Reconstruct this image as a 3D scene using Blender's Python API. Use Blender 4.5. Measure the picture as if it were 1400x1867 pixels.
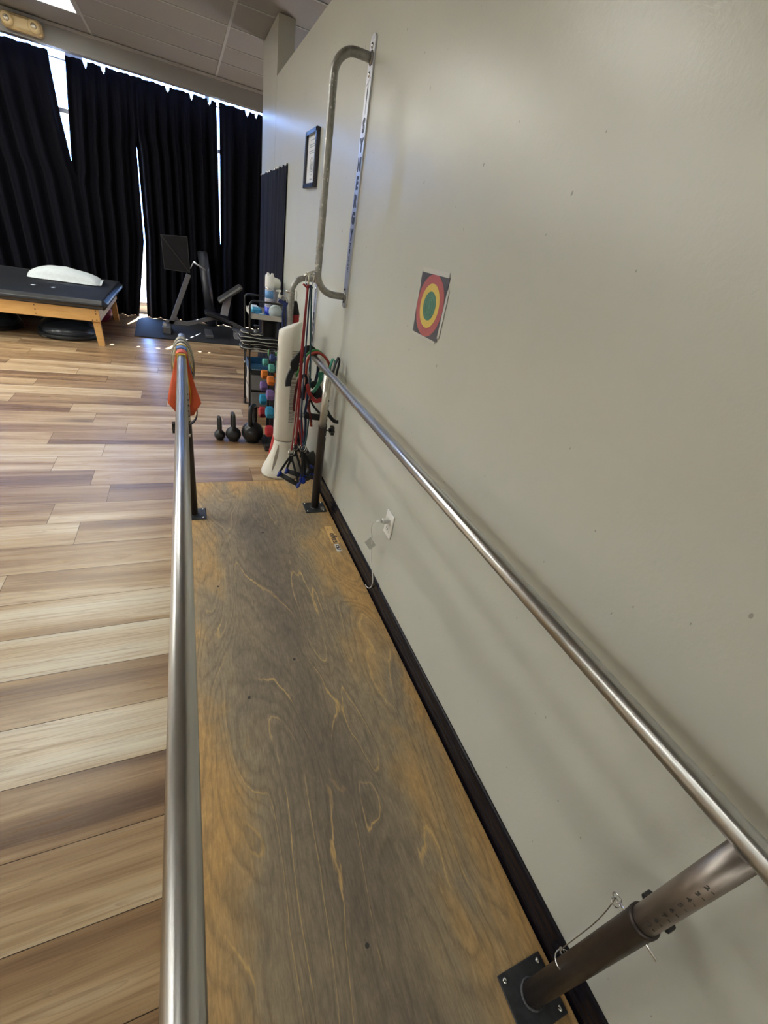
import bpy, math, random
from mathutils import Vector, Matrix, noise
C = bpy.context.scene
col = C.collection
for o in list(bpy.data.objects): bpy.data.objects.remove(o)
PI = math.pi

# ---------------------------------------------------------------- camera
F = 763.83
CAM = Vector((-0.7365, 0.0, 1.42))
def _rot(a, b, c):
    return Matrix.Rotation(a, 3, 'Z') @ Matrix.Rotation(b, 3, 'X') @ Matrix.Rotation(c, 3, 'Y')
R = _rot(-0.48698, -0.548963, -0.203808)      # columns: right, forward, up
cd = bpy.data.cameras.new('camera'); cam = bpy.data.objects.new('camera', cd); col.objects.link(cam)
m3 = Matrix((R.col[0], R.col[2], -R.col[1])).transposed()
cam.matrix_world = Matrix.Translation(CAM) @ m3.to_4x4()
cd.sensor_fit = 'HORIZONTAL'; cd.sensor_width = 36; cd.lens = F / 1400 * 36
cd.clip_start = 0.02
C.camera = cam
def at(ax, v, px, py):
    d = R @ Vector(((px - 700) / F, 1, -(py - 933.5) / F))
    return CAM + d * ((v - CAM[ax]) / d[ax])

# ---------------------------------------------------------------- view, world, sun
C.view_settings.view_transform = 'Standard'
C.view_settings.look = 'None'
C.view_settings.gamma = 1
C.view_settings.use_curve_mapping = False
C.view_settings.exposure = 0.0
LAMP = 14.0; LAMP2 = 35.0
w = bpy.data.worlds.new('world'); C.world = w; w.use_nodes = True
wn = w.node_tree; bg = wn.nodes['Background']
bg.inputs[0].default_value = (0.24, 0.44, 1.0, 1); bg.inputs[1].default_value = 21.0
sd = bpy.data.lights.new('sun', 'SUN'); sd.energy = 240; sd.angle = math.radians(0.5); sd.color = (.97, .98, 1)
sun = bpy.data.objects.new('sun', sd); col.objects.link(sun)
sun.rotation_euler = Vector((0.395, 0.919, 1.36)).to_track_quat('Z', 'Y').to_euler()

# ---------------------------------------------------------------- materials
MT = {}
def mat(name, c, rough=.5, metal=0, **k):
    if name in MT: return MT[name]
    m = bpy.data.materials.new(name); m.use_nodes = True
    b = m.node_tree.nodes['Principled BSDF']
    b.inputs['Base Color'].default_value = (*c, 1); b.inputs['Roughness'].default_value = rough
    b.inputs['Metallic'].default_value = metal
    for kk, v in k.items(): b.inputs[kk.replace('_', ' ')].default_value = v
    MT[name] = m; return m
class N:
    """tiny node-graph helper"""
    def __init__(s, m): s.t = m.node_tree; s.b = s.t.nodes['Principled BSDF']
    def n(s, typ, **k):
        x = s.t.nodes.new(typ)
        for a, v in k.items(): setattr(x, a, v)
        return x
    def l(s, a, b): s.t.links.new(a, b)
    def coord(s, scale=(1, 1, 1), loc=(0, 0, 0), src='Object'):
        tc = s.n('ShaderNodeTexCoord'); mp = s.n('ShaderNodeMapping')
        mp.inputs['Scale'].default_value = scale; mp.inputs['Location'].default_value = loc
        s.l(tc.outputs[src], mp.inputs[0]); return mp.outputs[0]
    def noise(s, vec, sc=5, det=4, rough=.5, dist=0):
        x = s.n('ShaderNodeTexNoise'); x.inputs['Scale'].default_value = sc; x.inputs['Detail'].default_value = det
        x.inputs['Roughness'].default_value = rough; x.inputs['Distortion'].default_value = dist
        s.l(vec, x.inputs['Vector']); return x.outputs['Fac']
    def ramp(s, fac, stops, interp='LINEAR'):
        x = s.n('ShaderNodeValToRGB'); e = x.color_ramp.elements; x.color_ramp.interpolation = interp
        while len(e) > 1: e.remove(e[0])
        e[0].position = stops[0][0]; e[0].color = (*stops[0][1], 1)
        for p, c in stops[1:]:
            q = e.new(p); q.color = (*c, 1)
        s.l(fac, x.inputs[0]); return x.outputs[0]
    def math(s, op, a, b=None, c=None):
        x = s.n('ShaderNodeMath', operation=op)
        for i, v in enumerate((a, b, c)):
            if v is None: continue
            if isinstance(v, (int, float)): x.inputs[i].default_value = v
            else: s.l(v, x.inputs[i])
        return x.outputs[0]
    def mix(s, f, a, b, bt='MIX'):
        x = s.n('ShaderNodeMix', data_type='RGBA', blend_type=bt)
        for i, v in ((0, f), (6, a), (7, b)):
            if isinstance(v, (int, float)): x.inputs[i].default_value = v
            elif isinstance(v, tuple): x.inputs[i].default_value = (*v, 1)
            else: s.l(v, x.inputs[i])
        return x.outputs[2]
    def bump(s, h, st=.2, d=.01):
        x = s.n('ShaderNodeBump'); x.inputs['Strength'].default_value = st; x.inputs['Distance'].default_value = d
        s.l(h, x.inputs['Height']); s.l(x.outputs[0], s.b.inputs['Normal'])
G = lambda v: (v, v, v)

def m_wall():
    m = mat('wall_paint', (.53, .505, .425), .27); g = N(m)
    v = g.coord(); n = g.noise(v, 1.6, 5, .6)
    c = g.mix(g.ramp(n, [(.3, G(0)), (.7, G(1))]), (.49, .50, .445), (.515, .525, .468))
    sp = g.noise(g.coord((26, 26, 14)), 3.0, 0, .3)
    c2 = g.mix(g.ramp(sp, [(.865, G(0)), (.88, G(.6))]), c, (.20, .18, .15))
    g.l(c2, g.b.inputs['Base Color'])
    g.bump(g.noise(v, 90, 4, .6), .12, .004)
    g.b.inputs['Specular IOR Level'].default_value = .5
    return m
def m_floor():
    m = mat('hickory_laminate', (.5, .35, .2), .28); g = N(m)
    at_ = g.n('ShaderNodeAttribute', attribute_name='tone')
    r = g.n('ShaderNodeSeparateColor'); g.l(at_.outputs['Color'], r.inputs[0])
    tone, ri, rj = r.outputs
    tc = g.n('ShaderNodeTexCoord'); sx = g.n('ShaderNodeSeparateXYZ'); g.l(tc.outputs['Object'], sx.inputs[0])
    X = g.math('ADD', g.math('MULTIPLY', sx.outputs[0], .42), g.math('MULTIPLY', ri, 60))
    Y = g.math('ADD', g.math('MULTIPLY', sx.outputs[1], 6.0), g.math('MULTIPLY', rj, 90))
    cv = g.n('ShaderNodeCombineXYZ'); g.l(X, cv.inputs[0]); g.l(Y, cv.inputs[1]); vec = cv.outputs[0]
    big = g.noise(vec, 1.5, 3, .5, .6)
    sig = g.math('ADD', g.math('MULTIPLY', g.math('SUBTRACT', big, .5), 1.45), tone)
    base = g.ramp(sig, [(0.0, (.095, .054, .030)), (.25, (.175, .103, .054)), (.45, (.29, .19, .103)), (.62, (.40, .29, .17)), (.8, (.50, .41, .285)), (1, (.55, .48, .37))])
    # fine grain
    X2 = g.math('MULTIPLY', X, 3.0); Y2 = g.math('MULTIPLY', Y, 8.0)
    cv2 = g.n('ShaderNodeCombineXYZ'); g.l(X2, cv2.inputs[0]); g.l(Y2, cv2.inputs[1])
    fine = g.noise(cv2.outputs[0], 2.2, 5, .65, .9)
    c = g.mix(.55, base, g.ramp(fine, [(.3, (.35, .25, .17)), (.5, (.62, .60, .58)), (.7, (.85, .85, .85))]), 'OVERLAY')
    # cathedral rings
    wv = g.math('FRACT', g.math('MULTIPLY', big, 13))
    c = g.mix(g.math('MULTIPLY', g.ramp(wv, [(0, G(1)), (.14, G(0)), (1, G(0))]), .30), c, (.20, .12, .07))
    # knots
    vo = g.n('ShaderNodeTexVoronoi'); vo.inputs['Scale'].default_value = .55
    cv3 = g.n('ShaderNodeCombineXYZ'); g.l(g.math('MULTIPLY', X, 2.6), cv3.inputs[0]); g.l(g.math('MULTIPLY', Y, .62), cv3.inputs[1])
    g.l(cv3.outputs[0], vo.inputs['Vector'])
    c = g.mix(g.ramp(vo.outputs['Distance'], [(.02, G(.85)), (.07, G(.4)), (.16, G(0))]), c, (.09, .05, .03))
    g.l(c, g.b.inputs['Base Color'])
    g.l(g.ramp(fine, [(.3, G(.36)), (.7, G(.24))]), g.b.inputs['Roughness'])
    g.bump(fine, .10, .003)
    return m
def m_ply():
    m = mat('worn_plywood', (.4, .25, .1), .62); g = N(m)
    tc = g.n('ShaderNodeTexCoord'); sx = g.n('ShaderNodeSeparateXYZ'); g.l(tc.outputs['Object'], sx.inputs[0])
    v1 = g.coord((4.6, 1.0, 1), (3.1, 1.7, 0))
    big = g.noise(v1, 1.15, 1.6, .45, .7)
    big = g.math('ADD', big, g.math('MULTIPLY', g.noise(g.coord((14, 3.2, 1)), 2.2, 4, .6), .05))
    # wear: strong in the middle, fading to the edges. object x runs -.42..+.42
    ex = g.math('ABSOLUTE', sx.outputs[0])
    edge = g.math('SUBTRACT', 1.0, g.math('MULTIPLY', ex, 2.45))
    fy = g.math('MINIMUM', g.math('MULTIPLY', g.math('SUBTRACT', 1.62, sx.outputs[1]), 2.2), 1.0)
    worn = g.math('MULTIPLY', edge, fy)
    wn_ = g.noise(g.coord((2.2, 1.0, 1)), 2.0, 6, .62, .6)
    wf = g.math('ADD', worn, g.math('MULTIPLY', g.math('SUBTRACT', wn_, .5), 1.7))
    c = g.ramp(wf, [(.02, (.50, .305, .115)), (.22, (.41, .275, .13)), (.42, (.30, .235, .15)), (.75, (.225, .18, .125)), (1, (.185, .15, .11))])
    # rotary-cut contour lines
    fr = g.math('FRACT', g.math('MULTIPLY', big, 6.4))
    line = g.ramp(fr, [(.0, G(0)), (.465, G(0)), (.497, G(.85)), (.515, G(.85)), (.535, G(0)), (1, G(0))])
    brk = g.ramp(g.noise(g.coord((2, 2, 1), (5, 3, 0)), 1.8, 3, .6), [(.42, G(0)), (.55, G(1))])
    c = g.mix(g.math('MULTIPLY', line, brk), c, (.56, .37, .15))
    fr2 = g.math('FRACT', g.math('MULTIPLY', big, 17))
    dk = g.ramp(fr2, [(0, G(1)), (.25, G(.25)), (.6, G(0)), (.85, G(.2)), (1, G(1))])
    c = g.mix(g.math('MULTIPLY', dk, .33), c, (.085, .062, .045))
    fv = g.noise(g.coord((60, 7, 1)), 3, 5, .7, .5)
    c = g.mix(.42, c, g.ramp(fv, [(.3, G(.26)), (.5, G(.52)), (.72, G(.82))]), 'OVERLAY')
    mo = g.noise(g.coord((9, 6, 1)), 3, 6, .7, 1.0)
    c = g.mix(.35, c, g.ramp(mo, [(.3, G(.3)), (.7, G(.75))]), 'OVERLAY')
    g.l(c, g.b.inputs['Base Color'])
    g.l(g.ramp(fv, [(.3, G(.7)), (.7, G(.5))]), g.b.inputs['Roughness'])
    g.bump(fv, .15, .002)
    return m
def m_wood(name, c1, c2, rough=.4, sc=(1, 12, 12)):
    m = mat(name, c1, rough); g = N(m)
    n = g.noise(g.coord(sc), 3, 5, .6, .8)
    g.l(g.ramp(n, [(.3, c1), (.7, c2)]), g.b.inputs['Base Color']); g.bump(n, .06, .002); return m
def m_steel(name, c, rough, aniso=0, streak=(60, 2, 60), var=.12, metal=1):
    m = mat(name, c, rough, metal); g = N(m)
    n = g.noise(g.coord(streak), 5, 4, .6)
    g.l(g.mix(g.ramp(n, [(.3, G(0)), (.7, G(1))]), tuple(x * (1 - var) for x in c), tuple(min(1, x * (1 + var)) for x in c)), g.b.inputs['Base Color'])
    g.l(g.ramp(n, [(.3, G(rough * .85)), (.7, G(min(1, rough * 1.2)))]), g.b.inputs['Roughness'])
    if aniso: g.b.inputs['Anisotropic'].default_value = aniso
    return m
def m_noisy(name, c, rough, amt=.25, sc=30, bump=.1, metal=0, dist=.002, **k):
    m = mat(name, c, rough, metal, **k); g = N(m); n = g.noise(g.coord(), sc, 4, .6)
    g.l(g.mix(g.ramp(n, [(.3, G(0)), (.7, G(1))]), tuple(x * (1 - amt) for x in c), tuple(min(1, x * (1 + amt)) for x in c)), g.b.inputs['Base Color'])
    if bump: g.bump(n, bump, dist)
    return m
def m_emit(name, c, s):
    m = mat(name, c, .5); b = m.node_tree.nodes['Principled BSDF']
    b.inputs['Emission Color'].default_value = (*c, 1); b.inputs['Emission Strength'].default_value = s; return m
def m_glass():
    m = bpy.data.materials.new('window_glass'); m.use_nodes = True; t = m.node_tree
    for n in list(t.nodes): t.nodes.remove(n)
    o = t.nodes.new('ShaderNodeOutputMaterial'); mx = t.nodes.new('ShaderNodeMixShader')
    a = t.nodes.new('ShaderNodeBsdfTransparent'); b = t.nodes.new('ShaderNodeBsdfGlossy'); b.inputs['Roughness'].default_value = .02
    a.inputs[0].default_value = (.93, .96, .97, 1)
    mx.inputs[0].default_value = .06
    t.links.new(a.outputs[0], mx.inputs[1]); t.links.new(b.outputs[0], mx.inputs[2]); t.links.new(mx.outputs[0], o.inputs[0])
    return m
def m_ceiling():
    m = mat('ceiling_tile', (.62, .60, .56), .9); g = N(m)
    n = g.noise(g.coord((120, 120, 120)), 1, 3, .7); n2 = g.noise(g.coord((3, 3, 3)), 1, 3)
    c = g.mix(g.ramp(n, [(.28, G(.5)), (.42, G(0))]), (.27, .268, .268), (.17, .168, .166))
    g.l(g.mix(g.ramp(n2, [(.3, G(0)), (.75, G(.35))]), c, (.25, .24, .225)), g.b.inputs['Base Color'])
    g.bump(n, .4, .004); return m
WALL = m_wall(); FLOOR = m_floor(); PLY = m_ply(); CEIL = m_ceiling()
SOFF = m_noisy('soffit_paint', (.25, .25, .25), .6, .04, 4, .03)
WHITE = m_noisy('white_paint', (.66, .66, .64), .5, .04, 5, .03)
TBAR = mat('tbar_white', (.36, .36, .36), .5)
BASEB = m_noisy('black_vinyl_base', (.006, .005, .009), .24, .1, 12, 0, Specular_IOR_Level=.3)
def m_rail():
    m = mat('brushed_steel', (.60, .595, .59), .29, 1); g = N(m)
    g.b.inputs['Anisotropic'].default_value = .62; g.b.inputs['Anisotropic Rotation'].default_value = .25
    tg = g.n('ShaderNodeTangent', direction_type='RADIAL', axis='Y'); g.l(tg.outputs[0], g.b.inputs['Tangent'])
    n = g.noise(g.coord((40, 3, 40)), 3, 3, .5)
    g.l(g.mix(g.ramp(n, [(.3, G(0)), (.7, G(1))]), (.54, .535, .53), (.60, .595, .585)), g.b.inputs['Base Color']); return m
STEEL = m_rail()
DARKM = m_steel('bronze_brown_enamel', (.055, .044, .040), .42, 0, (8, 8, 3), .25, .55)
FLANGE = m_noisy('charcoal_plate', (.04, .042, .048), .5, .3, 40, .15, .3)
INNER = m_steel('worn_grey_tube', (.30, .265, .24), .38, 0, (9, 9, 2), .22, .85)
CREAM = m_steel('nickel_tube', (.56, .54, .48), .34, 0, (9, 9, 2), .1, .8)
CHROME = mat('chrome', (.8, .8, .8), .12, 1)
BLACK = m_noisy('black_plastic', (.014, .014, .015), .38, .2, 40, .04)
GREYT = m_noisy('scuffed_grey_paint', (.27, .265, .25), .36, .3, 35, .12, .5)
PLATE = mat('satin_plate', (.62, .63, .67), .34, .9)
INK = mat('black_print', (.012, .012, .025), .4)
CURT = m_noisy('black_curtain', (.0030, .0030, .0058), .95, .2, 60, .2, Specular_IOR_Level=.12)
CURT2 = m_noisy('navy_black_cloth', (.0045, .005, .013), .9, .2, 60, .2, Specular_IOR_Level=.2)
VINYL = m_noisy('black_vinyl', (.016, .017, .020), .33, .2, 120, .10, 0, .001)
OAK = m_wood('honey_oak', (.60, .33, .10), (.72, .43, .16), .38, (1.2, 10, 10))
LINEN = m_noisy('white_linen', (.52, .56, .575), .85, .06, 40, .25)
RUBBER = m_noisy('black_rubber', (.012, .013, .015), .48, .3, 30, .1)
DOME = m_noisy('dark_blue_dome', (.022, .03, .042), .25, .15, 6, .03)
MATR = m_noisy('mat_rubber', (.013, .0135, .017), .7, .35, 90, .3)
MACH = m_noisy('grey_machine_paint', (.105, .105, .115), .4, .12, 20, .04, .2)
PURPLE = m_noisy('magenta_ball', (.22, .02, .06), .3, .15, 6, .03)
IVORY = m_noisy('ivory_plastic', (.72, .70, .62), .38, .03, 8, .02)
SLOT = mat('dark_slot', (.05, .045, .04), .7)
RED = m_noisy('red_rubber', (.25, .010, .018), .45, .15, 30, .06)
REDV = m_noisy('red_vinyl', (.38, .018, .018), .4, .15, 30, .06)
NAVY = m_noisy('navy_rubber', (.02, .035, .085), .45, .2, 30, .06)
DGREEN = m_noisy('dark_teal_rubber', (.012, .06, .07), .45, .2, 30, .06)
GREEN = m_noisy('green_rubber', (.02, .22, .14), .5, .15, 30, .06)
BLUEC = m_noisy('royal_blue_plastic', (.012, .03, .24), .3, .15, 20, .03)
WEB = m_noisy('black_webbing', (.012, .012, .015), .75, .35, 150, .4)
ORANGE = m_noisy('coral_orange_latex', (.72, .12, .045), .55, .1, 14, .05)
YELLOW = m_noisy('yellow_latex', (.72, .48, .03), .5, .08, 14, .04)
BLUEL = m_noisy('blue_latex', (.10, .20, .45), .5, .1, 14, .04)
TAN = m_noisy('grey_tan_latex', (.40, .37, .28), .6, .1, 14, .05)
PALE = m_noisy('cream_latex', (.70, .66, .50), .55, .08, 14, .04)
GTRAY = m_noisy('grey_tray', (.42, .41, .38), .5, .06, 20, .03)
GDRAW = m_noisy('grey_drawer', (.16, .16, .165), .5, .1, 20, .03)
PAPER = mat('white_paper', (.75, .75, .73), .45)

# ---------------------------------------------------------------- mesh building
def wl(o):
    v = Vector((0, 0, 0))
    while o is not None: v = v + o.location; o = o.parent
    return v
def tag(o, label=None, cat=None, group=None, kind=None):
    if label: o['label'] = label
    if cat: o['category'] = cat
    if group: o['group'] = group
    if kind: o['kind'] = kind
    return o
def thing(name, loc, label, cat, group=None):
    o = bpy.data.objects.new(name, None); o.empty_display_size = .05; col.objects.link(o); o.location = loc
    return tag(o, label, cat, group)
def bez(pts, n=12, closed=False):
    """Catmull-Rom through points"""
    P = [Vector(p) for p in pts]; out = []
    L = len(P); rng = L if closed else L - 1
    for i in range(rng):
        if closed: a, b, c, d = P[i - 1], P[i], P[(i + 1) % L], P[(i + 2) % L]
        else: a, b, c, d = P[max(i - 1, 0)], P[i], P[i + 1], P[min(i + 2, L - 1)]
        for k in range(n):
            t = k / n
            out.append(.5 * ((2 * b) + (c - a) * t + (2 * a - 5 * b + 4 * c - d) * t * t + (3 * b - a - 3 * c + d) * t ** 3))
    if not closed: out.append(P[-1])
    return out
class MB:
    def __init__(s): s.v = []; s.f = []; s.m = []; s.sm = []; s.cur = 0
    def add(s, vs, fs, smooth=False):
        b = len(s.v); s.v += [Vector(v) for v in vs]
        for f in fs: s.f.append([i + b for i in f]); s.m.append(s.cur); s.sm.append(smooth)
        return s
    def box(s, c, d, bev=0, rot=None):
        c = Vector(c); hx, hy, hz = d[0] / 2, d[1] / 2, d[2] / 2
        if bev <= 0:
            vs = [Vector((x * hx, y * hy, z * hz)) for x in (-1, 1) for y in (-1, 1) for z in (-1, 1)]
            fs = [(0, 1, 3, 2), (4, 6, 7, 5), (0, 4, 5, 1), (2, 3, 7, 6), (0, 2, 6, 4), (1, 5, 7, 3)]
        else:
            bev = min(bev, hx * .98, hy * .98, hz * .98); vs = []; idx = {}
            for x in (-1, 1):
                for y in (-1, 1):
                    for z in (-1, 1):
                        for a in range(3):
                            p = [x * (hx - bev), y * (hy - bev), z * (hz - bev)]
                            p[a] = (x, y, z)[a] * (hx, hy, hz)[a]
                            idx[(x, y, z, a)] = len(vs); vs.append(Vector(p))
            fs = []
            for a in range(3):
                for sg in (-1, 1):
                    q = []
                    for (u, v_) in ((-1, -1), (1, -1), (1, 1), (-1, 1)):
                        k = [0, 0, 0]; k[a] = sg; o1 = [i for i in range(3) if i != a]; k[o1[0]] = u; k[o1[1]] = v_
                        q.append(idx[(*k, a)])
                    if (sg < 0) != (a == 1): q.reverse()
                    fs.append(q)
            for a in range(3):
                o1 = [i for i in range(3) if i != a]
                for u in (-1, 1):
                    for v_ in (-1, 1):
                        k0 = [0, 0, 0]; k0[o1[0]] = u; k0[o1[1]] = v_; k1 = list(k0); k0[a] = -1; k1[a] = 1
                        fs.append([idx[(*k0, o1[0])], idx[(*k1, o1[0])], idx[(*k1, o1[1])], idx[(*k0, o1[1])]])
            for x in (-1, 1):
                for y in (-1, 1):
                    for z in (-1, 1): fs.append([idx[(x, y, z, 0)], idx[(x, y, z, 1)], idx[(x, y, z, 2)]])
        if rot is not None:
            M = rot if isinstance(rot, Matrix) else Matrix.Rotation(rot, 3, 'Z'); vs = [M @ v for v in vs]
        return s.add([v + c for v in vs], fs)
    def ring(s, pts, rads, seg=16, cap=True, closed=False, flat=1.0, up=None):
        """tube along pts; rads scalar or list; flat squashes along binormal"""
        P = [Vector(p) for p in pts]; n = len(P)
        if isinstance(rads, (int, float)): rads = [rads] * n
        T = []
        for i in range(n):
            if closed: d = P[(i + 1) % n] - P[i - 1]
            else: d = P[min(i + 1, n - 1)] - P[max(i - 1, 0)]
            T.append(d.normalized() if d.length > 1e-9 else Vector((0, 0, 1)))
        u = Vector(up) if up is not None else (Vector((0, 0, 1)) if abs(T[0].z) < .9 else Vector((1, 0, 0)))
        nrm = (u - T[0] * u.dot(T[0])).normalized(); vs = []
        for i in range(n):
            if up is not None and not closed: nrm = (Vector(up) - T[i] * Vector(up).dot(T[i]))
            else: nrm = nrm - T[i] * nrm.dot(T[i])
            nrm.normalize(); b = T[i].cross(nrm)
            for k in range(seg):
                a = 2 * PI * k / seg; vs.append(P[i] + (nrm * math.cos(a) + b * math.sin(a) * flat) * rads[i])
        fs = []
        for i in range(n if closed else n - 1):
            j = (i + 1) % n
            for k in range(seg): fs.append([i * seg + k, i * seg + (k + 1) % seg, j * seg + (k + 1) % seg, j * seg + k])
        s.add(vs, fs, True)
        if cap and not closed:
            b = len(s.v) - len(vs)
            s.f.append([b + k for k in range(seg)][::-1]); s.m.append(s.cur); s.sm.append(False)
            s.f.append([b + (n - 1) * seg + k for k in range(seg)]); s.m.append(s.cur); s.sm.append(False)
        return s
    tube = ring
    def cyl(s, a, b, r, r2=None, seg=24):
        return s.ring([a, b], [r, r2 if r2 is not None else r], seg)
    def lathe(s, c, prof, seg=32, axis='Z', sx=1, sy=1):
        c = Vector(c); vs = []
        for (r, h) in prof:
            for k in range(seg):
                a = 2 * PI * k / seg; p = (r * math.cos(a) * sx, r * math.sin(a) * sy, h)
                if axis == 'X': p = (p[2], p[0], p[1])
                if axis == 'Y': p = (p[1], p[2], p[0])
                vs.append(c + Vector(p))
        n = len(prof); fs = []
        for i in range(n - 1):
            for k in range(seg): fs.append([i * seg + k, i * seg + (k + 1) % seg, (i + 1) * seg + (k + 1) % seg, (i + 1) * seg + k])
        s.add(vs, fs, True); b = len(s.v) - len(vs)
        for i, rv in ((0, True), (n - 1, False)):
            if prof[i][0] > 1e-4:
                q = [b + i * seg + k for k in range(seg)]
                s.f.append(q[::-1] if rv else q); s.m.append(s.cur); s.sm.append(False)
        return s
    def strip(s, pts, w, th, wdir, closed=False):
        """flat strap along pts: width w along wdir, thickness th"""
        P = [Vector(p) for p in pts]; n = len(P); vs = []
        for i in range(n):
            d = (P[(i + 1) % n] - P[i - 1]) if closed else (P[min(i + 1, n - 1)] - P[max(i - 1, 0)])
            d.normalize(); wd = Vector(wdir if not callable(wdir) else wdir(i / n)); wd = (wd - d * wd.dot(d)).normalized(); t = d.cross(wd)
            for (a, b) in ((-1, -1), (1, -1), (1, 1), (-1, 1)): vs.append(P[i] + wd * a * w / 2 + t * b * th / 2)
        fs = []
        for i in range(n if closed else n - 1):
            j = (i + 1) % n
            for k in range(4): fs.append([i * 4 + k, i * 4 + (k + 1) % 4, j * 4 + (k + 1) % 4, j * 4 + k])
        if not closed: fs += [[3, 2, 1, 0], [(n - 1) * 4 + k for k in range(4)]]
        return s.add(vs, fs)
    def prism(s, outline, a, b):
        """outline in plane, extruded from offset a to offset b (both Vectors)"""
        n = len(outline); a = Vector(a); b = Vector(b)
        vs = [Vector(p) + a for p in outline] + [Vector(p) + b for p in outline]
        fs = [list(range(n))[::-1], [n + i for i in range(n)]] + [[i, (i + 1) % n, n + (i + 1) % n, n + i] for i in range(n)]
        return s.add(vs, fs)
    def sphere(s, c, r, seg=24, rings=14, sc=(1, 1, 1)):
        prof = [(r * math.sin(PI * i / rings) * sc[0], -r * math.cos(PI * i / rings) * sc[2]) for i in range(rings + 1)]
        prof[0] = (1e-5, prof[0][1]); prof[-1] = (1e-5, prof[-1][1])
        return s.lathe(c, prof, seg, sy=sc[1] / sc[0])
    def torus(s, c, R_, r, nrm=(0, 0, 1), seg=28, s2=8, sq=1.0):
        nrm = Vector(nrm).normalized(); a = nrm.orthogonal().normalized(); b = nrm.cross(a); c = Vector(c)
        return s.ring([c + (a * math.cos(t) + b * math.sin(t) * sq) * R_ for t in [2 * PI * k / seg for k in range(seg)]], r, s2, closed=True)
    def build(s, name, m, parent=None, origin=None):
        me = bpy.data.meshes.new(name); L = wl(parent) if parent else (Vector(origin) if origin else Vector((0, 0, 0)))
        me.from_pydata([v - L for v in s.v], [], s.f)
        ms = m if isinstance(m, (list, tuple)) else [m]
        for q in ms: me.materials.append(q)
        for p, i, sm in zip(me.polygons, s.m, s.sm): p.material_index = min(i, len(ms) - 1); p.use_smooth = sm
        me.update()
        o = bpy.data.objects.new(name, me); col.objects.link(o)
        if parent: o.parent = parent
        else: o.location = L
        return o
def solo(mb, name, m, origin, label, cat, group=None):
    return tag(mb.build(name, m, None, origin), label, cat, group)
def struct(mb, name, m): return tag(mb.build(name, m), kind='structure')
def text_mesh(mb, s, size, origin, right, up, weight=.0, align='CENTER', depth=.0006, xs=1.0):
    """lettering as thin raised print; appended to mb"""
    cu = bpy.data.curves.new('t', 'FONT'); cu.body = s; cu.size = size; cu.align_x = align; cu.align_y = 'CENTER'
    cu.offset = weight; cu.extrude = depth; cu.resolution_u = 3
    o = bpy.data.objects.new('t', cu); col.objects.link(o)
    dg = bpy.context.evaluated_depsgraph_get(); me = bpy.data.meshes.new_from_object(o.evaluated_get(dg))
    right = Vector(right).normalized(); up = Vector(up).normalized(); n = right.cross(up); origin = Vector(origin)
    mb.add([origin + right * v.co.x * xs + up * v.co.y + n * v.co.z for v in me.vertices], [list(p.vertices) for p in me.polygons])
    bpy.data.objects.remove(o); bpy.data.curves.remove(cu); bpy.data.meshes.remove(me)
def dup(root, loc, label=None, rotz=None):
    r = root.copy(); col.objects.link(r); r.location = loc
    if label: r['label'] = label
    if rotz is not None: r.rotation_euler = (0, 0, rotz)
    def rec(src, dst):
        for ch in list(src.children):
            c = ch.copy(); col.objects.link(c); c.parent = dst; rec(ch, c)
    rec(root, r); return r

# ================================================================ THE ROOM
X0, X1, Y0, YW = -8.2, 3.4, -4.2, 7.75
ZC = 2.737; ZT = 3.145
rnd = random.Random(4)
# floor made of planks (one mesh): per-plank tone and random offsets in a colour attribute
vs, fs, cols = [], [], []
joints = {1.596: -1.495, 1.972: None}
PW = .187; k0 = int((Y0 - .082) // PW)
tones = {0: .42, 1: .42, 2: .62, 3: .38, 4: .84, 5: .46, 6: .86, 7: .74, 8: .60, 9: .52, 10: .60, 11: .60, 12: .40, 13: .42, 14: .60, 15: .68, 16: .50, 17: .60, 18: .48}
jx = {8: [-1.50], 9: [-2.9, .4], 10: [-1.30], 12: [-1.21], 14: [-1.53], 15: [-1.30], 16: [-1.62], 17: [-1.2], 19: [-1.6], 20: [-2.0, -.95], 21: [-1.15], 23: [-1.45]}
k = k0
while .082 + k * PW < YW + .3:
    ya = .082 + k * PW; yb = ya + PW
    js = jx.get(k)
    if js is None:
        x = X0 - rnd.random() * 1.2; js = []
        if 1 <= k <= 7: js = [-3.1 - .3 * (k % 3), .35 + .1 * (k % 2)]
        else:
            while x < X1:
                js.append(x); x += rnd.choice((.9, 1.2, 1.2, 1.5))
    else:
        js = list(js); x = min(js) - 1.25
        while x > X0: js.append(x); x -= 1.22
        x = max(js) + 1.25
        while x < X1: js.append(x); x += 1.22
    xs = [X0] + sorted(j for j in js if X0 < j < X1) + [X1]
    for xa, xb in zip(xs[:-1], xs[1:]):
        g_ = .0009
        t = tones.get(k, .35 + .38 * rnd.random()) + rnd.uniform(-.07, .07)
        if k > 10: t -= .07
        if k > 18: t = .30 + .34 * rnd.random()
        b = len(vs)
        vs += [(xa + g_, ya + g_, 0), (xb - g_, ya + g_, 0), (xb - g_, yb - g_, 0), (xa + g_, yb - g_, 0)]
        fs.append((b, b + 1, b + 2, b + 3)); cols.append((t, rnd.random(), rnd.random(), 1))
    k += 1
b = len(vs); vs += [(X0, Y0 - .3, -.003), (X1, Y0 - .3, -.003), (X1, YW + .3, -.003), (X0, YW + .3, -.003)]; fs.append((b, b + 1, b + 2, b + 3)); cols.append((0, 0, 0, 1))
me = bpy.data.meshes.new('floor'); me.from_pydata(vs, [], fs); me.materials.append(FLOOR); me.materials.append(mat('plank_gap', (.04, .025, .015), .8))
ca = me.color_attributes.new('tone', 'FLOAT_COLOR', 'CORNER')
for p, c in zip(me.polygons, cols):
    for li in p.loop_indices: ca.data[li].color = c
me.polygons[-1].material_index = 1
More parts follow.
